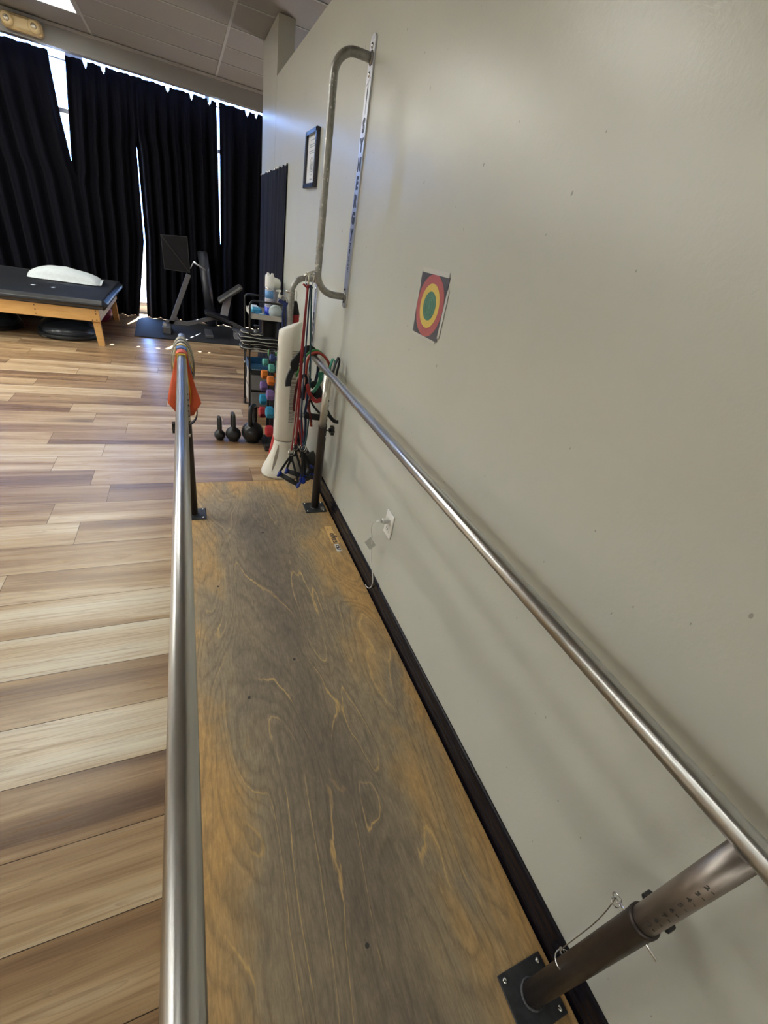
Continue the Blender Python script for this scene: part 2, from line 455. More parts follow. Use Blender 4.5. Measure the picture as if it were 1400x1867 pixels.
fl = bpy.data.objects.new('floor', me); col.objects.link(fl); tag(fl, kind='structure')
m = MB(); m.box(((X0 + X1) / 2, (Y0 + YW) / 2, -.06), (X1 - X0 + .4, YW - Y0 + .4, .1)); struct(m, 'floor_slab', mat('concrete', (.3, .3, .3), .9))

# right wall: 2.4 m high partition, then a full-height stretch that ends before the window
m = MB(); m.box((.06, (Y0 + 4.57) / 2, 1.2), (.12, 4.57 - Y0, 2.4)); struct(m, 'wall_right', WALL)
m = MB(); m.box((.062, 4.935, ZC / 2), (.124, .73, ZC)); struct(m, 'wall_right_pillar', WALL)
m = MB(); m.box((.06, 4.5715, 1.2), (.1215, .003, 2.4), 0); struct(m, 'trim_1', mat('corner_seam', (.36, .34, .29), .5))
# enclosing shell
m = MB(); m.box((X0 - .05, (Y0 + YW) / 2, ZT / 2), (.1, YW - Y0 + .2, ZT)); struct(m, 'wall_left', WHITE)
m = MB(); m.box(((X0 + X1) / 2, Y0 - .05, ZT / 2), (X1 - X0 + .2, .1, ZT)); struct(m, 'wall_back', WHITE)
m = MB(); m.box((X1 + .05, (Y0 + YW) / 2, ZT / 2), (.1, YW - Y0 + .2, ZT)); struct(m, 'wall_far_right', WHITE)
# ceiling: panels with white T-bars and real depth above; soffit drop at y = 6.98
m = MB()
m.box(((X0 + X1) / 2, (Y0 + 6.98) / 2, ZC + .03), (X1 - X0, 6.98 - Y0, .05)); m.box(((X0 + X1) / 2, 7.36, ZT + .05), (X1 - X0 + .2, .92, .1))
m.cur = 1
xs = [-.285 + 1.18 * i for i in range(-7, 4)]
for x in xs:
    if X0 < x < X1: m.box((x, (Y0 + 6.98) / 2, ZC + .003), (.022, 6.98 - Y0, .006))
y = 6.35
while y > Y0: m.box(((X0 + X1) / 2, y, ZC + .0035), (X1 - X0, .020, .005)); y -= .55
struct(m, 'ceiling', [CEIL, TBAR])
m = MB(); m.box(((X0 + X1) / 2, 7.04, (2.575 + ZT) / 2), (X1 - X0, .12, ZT - 2.575 + .02)); struct(m, 'wall_soffit', SOFF)
m = MB(); m.box(((X0 + X1) / 2, 6.965, ZC - .012), (X1 - X0, .03, .022)); struct(m, 'trim_2', TBAR)
# front wall around the storefront glazing
m = MB()
m.box(((X0 + X1) / 2, YW + .08, .05), (X1 - X0 + .2, .14, .10))
m.box(((X0 + X1) / 2, YW + .03, ZT + .05), (X1 - X0 + .2, .08, .16)); struct(m, 'wall_front', WHITE)
m = MB()
for x in (X0 + .03, -6.4, -5.2, -3.95, -2.75, -.35, .85, 2.05, X1 - .03): m.box((x, YW + .03, (ZT + .1) / 2), (.05, .09, ZT - .1), .004)
m.box((-1.755, YW + .03, (ZT + .1) / 2), (.17, .09, ZT - .1), .004)  # wide unseen mullion, added to block the sun behind the V-shaped gap
for z in (.13, 2.15, ZT - .03): m.box(((X0 + X1) / 2, YW + .03, z), (X1 - X0, .085, .05), .004)
wf = struct(m, 'window_1', mat('aluminium_frame', (.35, .36, .38), .4, .8))
m = MB(); m.box(((X0 + X1) / 2, YW + .03, (ZT + .1) / 2), (X1 - X0, .006, ZT - .12)); m.build('pane', m_glass(), wf)
# outdoor paving seen only through the gaps
m = MB(); m.box((0, YW + 6.2, -.12), (40, 12, .1)); struct(m, 'ground', m_noisy('outdoor_paving', (.14, .14, .14), .9, .1, 3, .05))
# black vinyl cove base along the right wall, moulded profile
def base_profile(h=.112, jog=0):
    return [(0, 0), (-.0155, 0), (-.0155, .010), (-.011, .018), (-.0115, .040), (-.0135, .046), (-.0105, .052), (-.0105, .066), (-.0125, .071), (-.0095, .077), (-.009, h - .018), (-.0105, h - .013), (-.007, h - .004), (-.004, h), (0, h)]
m = MB(); pr = base_profile(.118)
for ya, yb, dz in ((-4.2, 1.285, .0), (1.287, 4.56, .006)):
    pp = base_profile(.112 + dz)
    m.prism([(x, 0, z) for x, z in pp][::-1], (0, ya, 0), (0, yb, 0))
struct(m, 'baseboard_right', BASEB)

# ================================================================ CEILING LIGHTS
proto = None; EM2_MESH = None
EM2 = m_emit('added_fill_diffuser', (.985, .985, .91), LAMP2)  # stronger emission for the added fill rows, not a newer tube
EM = m_emit('lamp_diffuser', (.985, .985, .91), LAMP)
names = ['troffer nearest the curtains', 'troffer second from the curtains', 'troffer third from the curtains', 'troffer at the back of the room']
for i, yc in enumerate((6.075, 4.425, 2.775, -3.275)):
    L = (-2.055, yc, ZC)
    if i == 0:
        t = thing('ceiling_light', L, 'recessed fluorescent ' + names[0], 'ceiling light', 'recessed ceiling lights')
        m = MB(); m.box((L[0], L[1], ZC - .004), (1.12, .49, .008), .002); m.build('diffuser', EM, t)
        m = MB()
        for sx in (-1, 1): m.box((L[0] + sx * .571, L[1], ZC - .005), (.022, .53, .012))
        for sy in (-1, 1): m.box((L[0], L[1] + sy * .256, ZC - .005), (1.12, .022, .012))
        m.build('frame', TBAR, t); proto = t
    else: dup(proto, L, 'recessed fluorescent ' + names[i])
    for xc, wd in ((-4.415, 'fill troffer added in a middle row,'), (-6.775, 'fill troffer added in a left wall row,')):  # unseen rows added as fill, to light the right wall more evenly
        q_ = dup(proto, (xc, yc, ZC), 'recessed fluorescent ' + names[i].replace('troffer', wd))
        for ch_ in q_.children:
            if ch_.name.startswith('diffuser'):
                ch_.data = EM2_MESH if EM2_MESH else ch_.data.copy(); EM2_MESH = ch_.data; ch_.data.materials[0] = EM2
# emergency light unit on the soffit
t = thing('emergency_light', (-2.04, 6.98, 2.645), 'yellowed emergency light with two round lamps on the soffit above the curtains', 'emergency light')
m = MB(); m.box((-2.04, 6.93, 2.645), (.32, .10, .115), .022); m.build('housing', m_noisy('yellowed_plastic', (.55, .42, .22), .5, .06, 10, .02), t)
for sx in (-1, 1):
    h = MB(); h.lathe((-2.04 + sx * .105, 6.88, 2.645), [(.052, 0), (.052, -.012), (.044, -.026), (.034, -.03)][::-1], 28, 'Y'); ho = h.build('lamp_head', MT['yellowed_plastic'], t)
    h = MB(); h.lathe((-2.04 + sx * .105, 6.85, 2.645), [(.0001, -.012), (.014, -.009), (.024, 0)], 24, 'Y'); h.build('lens', mat('lens_silver', (.7, .68, .6), .15, .7), ho)

# ================================================================ CURTAINS
ROD_Y = 7.5
m = MB(); m.tube([(X0, ROD_Y, 2.563), (X1, ROD_Y, 2.563)], .008, 12)
solo(m, 'curtain_rod', mat('rod_grey', (.45, .46, .5), .35, .7), (-1.5, ROD_Y, 2.575), 'thin metal curtain rod running above all the black curtains', 'curtain rod')
def edge(tab):
    def f(z):
        if z <= tab[0][0]: return tab[0][1]
        for (z0, x0), (z1, x1) in zip(tab[:-1], tab[1:]):
            if z <= z1: return x0 + (x1 - x0) * (z - z0) / (z1 - z0)
        return tab[-1][1]
    return f
dips = [(-.80, .024), (-.54, .018), (-.34, .026), (.11, .026), (.22, .016), (-1.45, .022), (-1.62, .02)]
def curtain(xl, xr, label, seed, folds, z0=.002):
    r = random.Random(seed); m = MB(); nu, nv = int(60 + folds * 16), 46
    ph = r.random() * 6
    def depth(u, z):
        a = (z - z0) / 2.6; amp = .035 + .022 * (1 - a)
        s = math.sin(u * folds * 2 * PI + ph + .8 * math.sin(u * 9 + seed)) + .35 * math.sin(u * folds * 4.3 * PI + 1.7 * seed)
        return amp * s * min(1, max(0, 2.60 - z) / .45 + .06)
    vs = []
    for j in range(nv + 1):
        for i in range(nu + 1):
            u = i / nu; zz = z0 + (2.605 - z0) * j / nv
            x = xl(zz) + (xr(zz) - xl(zz)) * u
            zt = zz
            if j >= nv - 1:
                wob = .004 * math.sin(x * 41 + seed) + .0025 * math.sin(x * 97)
                dp = 0
                for dx, wd in dips: dp = max(dp, max(0, 1 - (abs(x - dx) / wd) ** 2))
                if j == nv: zt = zz + wob - .056 * dp
                else: zt = zz - .02 * dp
            vs.append((x, ROD_Y - .03 + depth(u, zz), zt))
    W_ = nu + 1; fs = [[j * W_ + i, j * W_ + i + 1, (j + 1) * W_ + i + 1, (j + 1) * W_ + i] for j in range(nv) for i in range(nu)]
    m.add(vs, fs, True); o = m.build('curtain', CURT, None, ((xl(0) + xr(0)) / 2, ROD_Y, 0)); tag(o, label, 'curtain', 'blackout curtains over the windows')
    sm = o.modifiers.new('t', 'SOLIDIFY'); sm.thickness = .004
    # stitched rod pocket: small gathered tabs
    return o
g1l = edge([(0, -1.85), (1.50, -1.87), (1.62, -1.905), (2.13, -1.945), (2.45, -1.955), (2.62, -1.955)])
g1r = edge([(0, -1.97), (1.50, -1.95), (1.60, -1.915), (2.1, -1.86), (2.62, -1.80)])
g2l = edge([(0.01, -1.385), (.25, -1.345), (.96, -1.222), (1.95, -1.195), (2.1, -1.165), (2.5, -1.15), (2.62, -1.165)])
g2r = edge([(0.01, -1.285), (.25, -1.272), (.96, -1.207), (1.95, -1.19), (2.1, -1.21), (2.5, -1.19), (2.62, -1.158)])
g3l = edge([(0, -.25), (1.05, -.25), (1.12, -.252), (2.1, -.254), (2.62, -.256)])
g3r = edge([(0, -.26), (1.0, -.255), (1.12, -.242), (2.1, -.226), (2.62, -.224)])
c_ = lambda x: (lambda z: x)
curtain(c_(-8.18), c_(-3.545), 'black floor-length curtain against the left wall, beyond the treatment table', 7, 25)
curtain(c_(-3.54), g1l, 'black floor-length curtain left of the tapering V-shaped gap, behind the white pillow', 1, 9)
curtain(g1r, g2l, 'black floor-length curtain between the V-shaped gap and the long gap that opens at the floor', 2, 5)
curtain(g2r, g3l, 'black floor-length curtain directly behind the exercise machine panel, between two slits of daylight', 3, 7)
curtain(g3r, c_(2.5), 'black floor-length curtain at the right, beside the end of the beige wall', 4, 15)

# black cloth pinned flat on the pillar wall, in two panels
for ya, yb, lab, sd_ in ((3.955, 4.405, 'black cloth panel pinned on the beige wall, the one closer to the framed notice', 3), (4.425, 5.27, 'wider black cloth panel pinned on the wall end beside the curtains', 5)):
    m = MB(); nu = 40; vs = []
    for j in range(21):
        for i in range(nu + 1):
            u = i / nu; y = ya + (yb - ya) * u; z = .03 + (1.83 - .03) * j / 20
            z += -.012 * (math.sin(u * PI * 3) ** 2) * (j == 20)
            d = -.010 - .007 * (math.sin(u * 17 + sd_) + .5 * math.sin(u * 41)) * (1 - .6 * j / 20)
            vs.append((min(d, -.003), y, z))
    fs = [[j * (nu + 1) + i, j * (nu + 1) + i + 1, (j + 1) * (nu + 1) + i + 1, (j + 1) * (nu + 1) + i][::-1] for j in range(20) for i in range(nu)]
    m.add(vs, fs, True); o = solo(m, 'wall_cloth', CURT2, (0, (ya + yb) / 2, .03), lab, 'cloth', 'black cloths on the wall')
    sm = o.modifiers.new('t', 'SOLIDIFY'); sm.thickness = .002
    for yy in ((ya + .02, yb - .03) if sd_ == 3 else (ya + .05, 4.75, 4.87, yb - .02)):
        p = MB(); p.cyl((-.001, yy, 1.825), (-.016, yy, 1.825), .008, .006, 10); p.build('clip', mat('white_clip', (.8, .8, .78), .4), o)

# ================================================================ PARALLEL BARS
PBX, PBY = -.4355, 1.0
bars = thing('parallel_bars', (PBX, .9, 0), 'long pair of brushed steel parallel bars on a worn plywood base beside the beige wall', 'parallel bars')
m = MB()
m.box(((-.855 - .0165) / 2, (2.478 - .75) / 2, .0105), (.8385, 3.228, .019), .002)
m.cur = 1
for (x, y) in ((-.29, 2.415), (-.436, 1.902), (-.686, 1.519), (-.438, 1.051), (-.621, .93), (-.435, .204)):
    m.cyl((x, y, .0198), (x, y, .0206), .0055, seg=14)
m.build('platform', [PLY, SLOT], bars)
def rail(x, y0, y1, lab):
    m = MB(); z = .845
    m.tube([(x, y0, z), (x, y1, z)], .019, 40); o = m.build('handrail', STEEL, bars); o['label'] = lab
    for yy, s in ((y0, -1), (y1, 1)):
        e = MB(); e.lathe((x, yy, z), [(.0192, -.004 * s), (.0192, .006 * s), (.014, .010 * s)] if s > 0 else [(.014, -.010), (.0192, -.006), (.0192, .004)], 28, 'Y'); e.build('end_cap', BLACK, o)
rail(-.776, -.62, 2.60, 'left steel rail with rubber bands on its far end'); rail(-.096, -.62, 2.40, 'right steel rail along the wall')
def post(x, y, side, near=False):
    """side: +1 knob towards +x"""
    m = MB(); m.lathe((x, y, 0), [(.0235, .0262), (.0235, .545), (.0245, .547), (.0245, .556), (.0212, .557)], 36); p = m.build('post', DARKM, bars)
    m = MB(); m.box((x, y, .0232), (.127, .108, .0062), .0015); fo = m.build('base_plate', FLANGE, p)
    m = MB(); m.torus((x, y, .028), .0252, .0035, seg=36); m.build('weld', m_noisy('weld_grey', (.11, .11, .12), .6, .4, 200, .5, .6), p)
    for sx in (-1, 1):
        for sy in (-1, 1):
            s = MB(); s.lathe((x + sx * .050, y + sy * .041, .0262), [(.0062, 0), (.0058, .002), (.0035, .0036), (.0001, .004)], 16); s.build('screw', CHROME, fo)
    m = MB(); m.tube([(x, y, .54), (x, y, .835)], .0205, 36); inn = m.build('upright_tube', INNER if near else CREAM, p)

    # adjustment holes and stamped numbers facing the walkway
    h = MB()
    if near:
        for i in range(8):
            z = .583 + i * .0235; a0 = -2.82
            for s_ in (0,):
                c0 = Vector((x + math.cos(a0) * .0207, y + math.sin(a0) * .0207, z)); rt = Vector((-math.sin(a0), math.cos(a0), 0))
                text_mesh(h, '98765432'[i], .011, c0, rt, (0, 0, 1), .0003, depth=.0004)
                h.box(c0 + rt * .0075 + Vector((0, 0, .0)), (.0006, .004, .001), 0, a0)
        h.build('height_numbers', mat('stamped_ink', (.05, .045, .04), .6), p)
    else:
        for i in range(6):
            z = .567 + i * .027; c0 = Vector((x + .0145 * 1.0, y - .0142, z)); d = Vector((.7, -.7, 0)).normalized()
            h.cyl(c0 - d * .004, c0 + d * .0007, .0042, seg=12)
        h.build('pin_holes', SLOT, p)
    # star knob on a threaded stem
    kx = x + side * .0235
    s = MB(); s.tube([(kx, y, .530), (kx + side * .022, y, .530)], .004, 12); st = s.build('knob_stem', CHROME, p)
    s = MB(); out = []
    for i in range(48):
        a = 2 * PI * i / 48; r = .0235 + .0045 * math.cos(6 * a); out.append((0, y + r * math.cos(a), .530 + r * math.sin(a)))
    s.prism(out if side < 0 else out, (kx + side * .022, 0, 0), (kx + side * .040, 0, 0)); s.cyl((kx + side * .012, y, .53), (kx + side * .024, y, .53), .011); s.build('knob', BLACK, p)
    # locking pin with ring, on a cable
    s = MB(); zz = .505
    yy = y + .024
    s.tube([(x + .012, y - .045, zz), (x + .012, y + .034, zz)], .003, 10); s.torus((x + .012, y + .040, zz), .0085, .0012, (1, 0, 0)); s.torus((x + .006, y + .037, zz - .003), .007, .0012, (0, 0, 1))
    if near:
        cab = bez([(x + .012, y + .042, zz), (x + .010, y + .036, .46), (x + .008, y + .032, .40), (x + .006, y + .031, .33), (x, y + .030, .262), (x - .004, y + .026, .245)], 8)
        s.tube(cab, .0011, 6); s.torus((x - .002, y + .012, .245), .020, .0016, (0, .25, 1)); s.torus((x, y + .026, .25), .007, .0013, (1, 0, 0))
    s.build('locking_pin', CHROME, p)
    return p
post(-.096, 2.118, 1); post(-.776, 2.118, -1); post(-.096, -.004, 1, True); post(-.776, -.004, -1, True)
# maker's sticker and small white tag on the platform
m = MB(); m.box((-.0655, 1.832, .0203), (.046, .162, .0006)); st = m.build('sticker', m_wood('sticker_wood', (.68, .43, .16), (.78, .52, .22), .4), bars)
m = MB(); text_mesh(m, 'offers', .050, (-.062, 1.80, .0208), (0, -1, 0), (1, 0, 0), .0006, xs=.80)
m.box((-.046, 1.872, .0208), (.0022, .07, .0006)); m.cyl((-.078, 1.885, .0206), (-.078, 1.885, .0211), .003, seg=10); m.build('lettering', INK, st)
m = MB(); m.box((-.0655, 1.710, .0204), (.026, .066, .0007), .0003); s2 = m.build('tag', PAPER, bars)
m = MB(); text_mesh(m, 'C67', .026, (-.0655, 1.710, .0209), (0, -1, 0), (1, 0, 0), .0012); m.build('lettering', INK, s2)
m = MB(); m.box((-.052, 2.098, .0266), (.022, .036, .0004)); text = m.build('plate_sticker', m_noisy('worn_sticker', (.40, .38, .30), .5, .4, 90, 0), bars)

# ---- rubber bands looped over the far end of the left rail
BX, BZ = -.776, .845
def band(y, w_, top, half, drop, mt, lab, th=.004, skew=0, yb=0):
    pts = []
    r = .019 + top
    if th > .0045:
        hh = (r + drop) / 2; pts = [(BX + half * math.cos(q_) * (1 - .15 * math.sin(q_)), y, BZ + r - hh + hh * math.sin(q_)) for q_ in [2 * PI * i_ / 20 for i_ in range(20)]]
        m = MB(); m.strip(bez(pts, 3, True), w_, th if th < .02 else .004, (0, 1, 0), True)
        return solo(m, 'resistance_band', mt, (BX, y, BZ + r), lab, 'resistance band', 'rubber bands looped on the left rail')
    for a in (35, 60, 90, 120, 145): pts.append((BX + r * math.cos(math.radians(a)), y, BZ + r * math.sin(math.radians(a))))
    pts += [(BX - half * .72, y + yb * .3, BZ - drop * .35), (BX - half, y + yb * .8, BZ - drop * .72), (BX - half * .55, y + yb, BZ - drop * .95), (BX, y + yb, BZ - drop), (BX + half * .55, y + yb, BZ - drop * .95), (BX + half, y + yb * .8, BZ - drop * .72), (BX + half * .72, y + yb * .3, BZ - drop * .35)]
    m = MB(); m.strip(bez(pts, 6, True), w_, th, (0, 1, 0), True)
    return solo(m, 'resistance_band', mt, (BX, y, BZ + r), lab, 'resistance band', 'rubber bands looped on the left rail')
def sheet(y, prof, mt, lab, lean=.0, th=.003):
    """band folded over the rail whose broad loop hangs flat below it; prof = (z below the axis, left, right)"""
    m = MB(); r = .0235
    m.strip([(BX + r * math.cos(math.radians(a)), y + .004, BZ + r * math.sin(math.radians(a))) for a in range(-20, 201, 15)], .055, .004, (0, 1, 0))
    nx = 12; vs = []
    for (dz, l, rr_) in prof:
        for i in range(nx + 1):
            u = i / nx; x = BX - l + (l + rr_) * u
            vs.append((x, y - .024 - lean * dz + .010 * math.sin(u * 9 + dz * 20) * min(1, dz * 8), BZ - dz))
    n = len(prof); k = len(vs); vs += [(v[0], v[1] + th, v[2]) for v in vs]
    W_ = nx + 1; f = [[j * W_ + i, (j + 1) * W_ + i, (j + 1) * W_ + i + 1, j * W_ + i + 1] for j in range(n - 1) for i in range(nx)]
    f += [[k + q for q in g_[::-1]] for g_ in f]
    for j in range(n - 1): f += [[j * W_, k + j * W_, k + (j + 1) * W_, (j + 1) * W_], [j * W_ + nx, (j + 1) * W_ + nx, k + (j + 1) * W_ + nx, k + j * W_ + nx]]
    for i in range(nx): f += [[i, i + 1, k + i + 1, k + i], [(n - 1) * W_ + i, k + (n - 1) * W_ + i, k + (n - 1) * W_ + i + 1, (n - 1) * W_ + i + 1]]
    m.add(vs, f, True)
    return solo(m, 'resistance_band', mt, (BX, y, BZ + r), lab, 'resistance band', 'rubber bands looped on the left rail')
sheet(2.215, [(-.005, .026, .026), (.03, .033, .030), (.08, .046, .040), (.14, .062, .054), (.19, .074, .069), (.21, .073, .072), (.24, .050, .052), (.27, .030, .036)], ORANGE, 'broad coral orange band hanging lowest over the left rail', .12)
band(2.165, .012, .003, .028, .24, YELLOW, 'narrow yellow band in front of the orange one, nearest on the left rail')
band(2.275, .046, .008, .038, .12, BLUEL, 'light blue band directly behind the orange band on the left rail')
band(2.305, .012, .010, .042, .12, YELLOW, 'thin yellow band between the blue and the cream bands on the left rail')
band(2.325, .030, .010, .043, .13, PALE, 'cream band behind the thin yellow band on the left rail', .005)
band(2.345, .010, .012, .045, .15, RUBBER, 'thin black band wrapped around the cream and tan rolls on the left rail', .005)
band(2.369, .034, .013, .048, .16, TAN, 'grey-tan band in front of the last roll near the far rail end', .007)
band(2.392, .008, .015, .050, .18, NAVY, 'thin navy band between the two grey-tan bands at the rail end', .005)
band(2.424, .050, .014, .051, .20, MT['grey_tan_latex'], 'broad grey-tan band furthest out on the left rail', .009)
# dark strap dangling under the left rail
m = MB(); m.strip(bez([(BX + .02, 2.262, .70), (BX + .05, 2.26, .60), (BX + .045, 2.25, .53), (BX + .01, 2.245, .50), (BX - .01, 2.25, .56), (BX, 2.262, .72)], 8), .03, .004, (0, 1, 0))
solo(m, 'band_strap', WEB, (BX, 2.26, .72), 'short black strap dangling below the orange band under the left rail', 'strap')

# ================================================================ WALL RACK BARS ("SYNERGY")
def synergy(y, ztop, lab):
    z0 = ztop - .985; t = thing('wall_grab_bar', (0, y, z0), lab, 'grab bar', 'wall-mounted training bars')
    m = MB(); out = []
    for (cz, a0) in ((ztop - .022, 0), (z0 + .022, PI)):
        for i in range(9):
            a = a0 + PI * i / 8; out.append((0, y + .0305 * math.cos(a), cz + .022 * math.sin(a)))
    m.prism(out[::-1], (-.0005, 0, 0), (-.007, 0, 0)); pl = m.build('wall_plate', PLATE, t)
    m = MB()
    for i, ch in enumerate('SYNERGY'):
        text_mesh(m, ch, .063, (-.0075, y, ztop - .277 - i * .0655), (0, -1, 0), (0, 0, 1), .0034, depth=.0005, xs=.92)
    m.box((-.0075, y, ztop - .735), (.0012, .012, .02)); text_mesh(m, 'T', .03, (-.0075, y, ztop - .712), (0, -1, 0), (0, 0, 1), .0005)
    for i, ch in enumerate('SPORT'): text_mesh(m, ch, .016, (-.0075, y, ztop - .76 - i * .016), (0, -1, 0), (0, 0, 1), .0)
    # thin star / needle emblem near the top
    m.prism([(0, y - .006, ztop - .165), (0, y, ztop - .14), (0, y + .006, ztop - .165), (0, y, ztop - .24)], (-.0068, 0, 0), (-.0076, 0, 0))
    m.strip([(-.0074, y + .022, ztop - .150), (-.0074, y - .022, ztop - .130)], .0015, .0006, (0, 0, 1)); m.build('lettering', INK, pl)
    for z in (ztop - .035, ztop - .118, z0 + .085, z0 + .028):
        big = z > ztop - .2
        s = MB(); s.lathe((-.0071, y, z), [(.0001, -.006), (.004, -.0055), (.0095 if big else .005, -.002), (.010 if big else .005, 0)], 18, 'X'); s.build('screw', BLACK if not big else CHROME, pl)
    xo = -.152; zt = ztop - .070; zb = z0 + .052; rr = .085
    pts = [(-.007, y, zt), (-.03, y, zt)]
    for i in range(9):
        a = PI / 2 * i / 8; pts.append((xo + rr - rr * math.sin(a), y, zt - rr + rr * math.cos(a)))
    for i in range(9):
        a = PI / 2 * i / 8; pts.append((xo + rr - rr * math.cos(a), y, zb + rr - rr * math.sin(a)))
    pts += [(-.03, y, zb), (-.007, y, zb)]
    gt = MB(); gt.tube(pts, .0165, 22)
    for z in (zt, zb):
        m = MB(); m.lathe((-.007, y, z), [(.024, 0), (.022, -.003), (.0175, -.006)][::-1], 22, 'X'); m.build('weld_ring', GREYT, t)
    # flaked paint / tape scraps on the tube
    rr_ = random.Random(3)
    m = gt; m.cur = 1
    for i in range(46):
        a = rr_.uniform(2.0, 5.6); z = rr_.choice((rr_.uniform(zb + rr, zb + rr + .12), rr_.uniform(zb + rr, zt - rr), rr_.uniform(zt - rr - .09, zt - rr)))
        c0 = (xo + math.cos(a) * .0166, y + math.sin(a) * .0166, z); s_ = rr_.uniform(.0015, .005)
        m.box(c0, (.0006, s_, s_ * rr_.uniform(.8, 3)), 0, a)
    m.build('grab_tube', [GREYT, mat('bare_metal_chip', (.62, .62, .58), .3, .6)], t)
    return t
synergy(2.268, 2.122, 'grey tube grab bar on the long lettered wall plate, the upper and nearer one')
synergy(2.850, 1.268, 'grey tube grab bar mounted lower on the wall, partly behind the tower fan')

# ================================================================ THINGS ON THE WALL
# round target sheet
t = thing('target_poster', (0, 1.367, 1.198), 'laminated target sheet with red, yellow and green rings taped on the beige wall', 'poster')
def wq(y, z, x): return Vector((x, y, z))
m = MB(); m.prism([(0, 1.4665, 1.386), (0, 1.2745, 1.3855), (0, 1.2715, 1.1965), (0, 1.4545, 1.1975)], (-.0008, 0, 0), (-.0018, 0, 0)); m.build('sheet', m_noisy('dark_grey_print', (.085, .085, .10), .35, .2, 9, 0), t)
def disc(r, x, mt, nm, rz=1.0):
    d = MB(); d.prism([(0, 1.3675 + r * math.cos(a) * .98, 1.291 + r * rz * math.sin(a)) for a in [2 * PI * i / 64 for i in range(64)]], (x, 0, 0), (x - .0004, 0, 0)); return d.build(nm, mt, t)
disc(.0935, -.0018, m_noisy('ring_red', (.40, .115, .115), .35, .12, 12, 0), 'red_ring')
disc(.0665, -.0022, m_noisy('ring_yellow', (.66, .50, .12), .35, .1, 12, 0), 'yellow_ring')
g_ = disc(.0435, -.0026, m_noisy('ring_green', (.095, .22, .165), .35, .15, 20, 0), 'green_ring')
m = MB()
for r in (.013, .026): m.torus((-.0031, 1.3675, 1.291), r, .0004, (1, 0, 0), 40, 6)
m.build('fine_rings', mat('thin_green_line', (.05, .12, .08), .5), g_)
m = MB()
m.box((-.0024, 1.370, 1.390), (.0006, .182, .014), 0); m.box((-.0024, 1.266, 1.28), (.0006, .012, .14)); m.box((-.0024, 1.4645, 1.30), (.0006, .010, .10)); m.box((-.0024, 1.366, 1.1935), (.0006, .170, .008))
m.build('tape', mat('clear_tape', (.55, .55, .50), .15), t)
# framed notice
t = thing('framed_notice', (0, 3.175, 1.66), 'small black-framed paper notice hanging on the beige wall above the black cloth', 'picture frame')
y0, y1, z0, z1 = 3.04, 3.32, 1.66, 1.932; fw = .022
m = MB()
for c, d in (((0, (y0 + y1) / 2, z1 - fw / 2), (.022, y1 - y0, fw)), ((0, (y0 + y1) / 2, z0 + fw / 2), (.022, y1 - y0, fw)), ((0, y0 + fw / 2, (z0 + z1) / 2), (.022, fw, z1 - z0)), ((0, y1 - fw / 2, (z0 + z1) / 2), (.022, fw, z1 - z0))):
    m.box((-.0125, c[1], c[2]), d, .002)
m.build('frame', m_noisy('black_lacquer', (.02, .02, .035), .25, .1, 20, 0), t)
m = MB(); m.box((-.006, (y0 + y1) / 2, (z0 + z1) / 2), (.004, y1 - y0 - .03, z1 - z0 - .03)); pg = m.build('notice_sheet', mat('notice_paper', (.66, .69, .73), .5), t)
m = MB()
yc = (y0 + y1) / 2
for z, w_ in ((1.888, .10), (1.868, .16), (1.858, .14), (1.838, .16), (1.828, .12)): m.box((-.0085, yc, z), (.0005, w_, .004))
m.torus((-.0086, yc, 1.765), .042, .0012, (1, 0, 0), 36, 6)
text_mesh(m, '@', .055, (-.0086, yc, 1.765), (0, -1, 0), (0, 0, 1)); m.box((-.0085, yc, 1.703), (.0005, .06, .006)); m.build('printing', mat('faint_print', (.22, .25, .28), .4), pg)
# outlet with plug and cord
t = thing('wall_outlet', (0, 1.318, .385), 'white duplex wall outlet low on the beige wall', 'outlet')
oy, oz = 1.318, .441
m = MB(); m.box((-.003, oy, oz), (.006, .072, .115), .0022); pl = m.build('cover_plate', mat('outlet_white', (.80, .80, .77), .3), t)
for dz in (.02, -.02):
    m = MB(); m.box((-.0068, oy, oz + dz), (.0022, .034, .028), .0008); rc = m.build('receptacle', mat('outlet_white2', (.74, .74, .70), .35), pl)
    m = MB()
    for dy in (-.007, .007): m.box((-.0082, oy + dy, oz + dz + .003), (.0008, .0022, .008))
    m.cyl((-.0078, oy, oz + dz - .008), (-.0086, oy, oz + dz - .008), .0025, seg=10); m.build('slots', SLOT, rc)
t = thing('power_cord', (-.02, oy, .01), 'thin white power cord plugged into the outlet and dropping behind the plywood base', 'cord')
m = MB(); m.box((-.024, oy, oz + .020), (.032, .026, .021), .005); m.tube([(-.040, oy, oz + .020), (-.062, oy + .004, oz + .018)], [.009, .0045], 14); m.build('plug', mat('cord_white', (.72, .72, .69), .4), t)
cp = [(-.058, oy + .003, oz + .018), (-.072, oy + .014, oz + .006), (-.068, oy + .030, oz - .04), (-.052, oy + .034, oz - .10), (-.042, oy + .028, oz - .20), (-.030, oy + .010, .17), (-.021, oy + .004, .115), (-.0185, oy + .014, .07), (-.0175, oy + .045, .036), (-.0185, oy + .075, .030)]
m = MB(); m.tube(bez(cp, 8), .0022, 8); m.build('cable', MT['cord_white'], t)
m = MB(); c0 = Vector((-.054, oy + .040, oz - .128)); m.box(c0, (.0012, .042, .050), 0, Matrix.Rotation(.5, 3, 'Z') @ Matrix.Rotation(.55, 3, 'X')); m.build('care_tag', mat('tag_grey', (.33, .33, .30), .5), t)

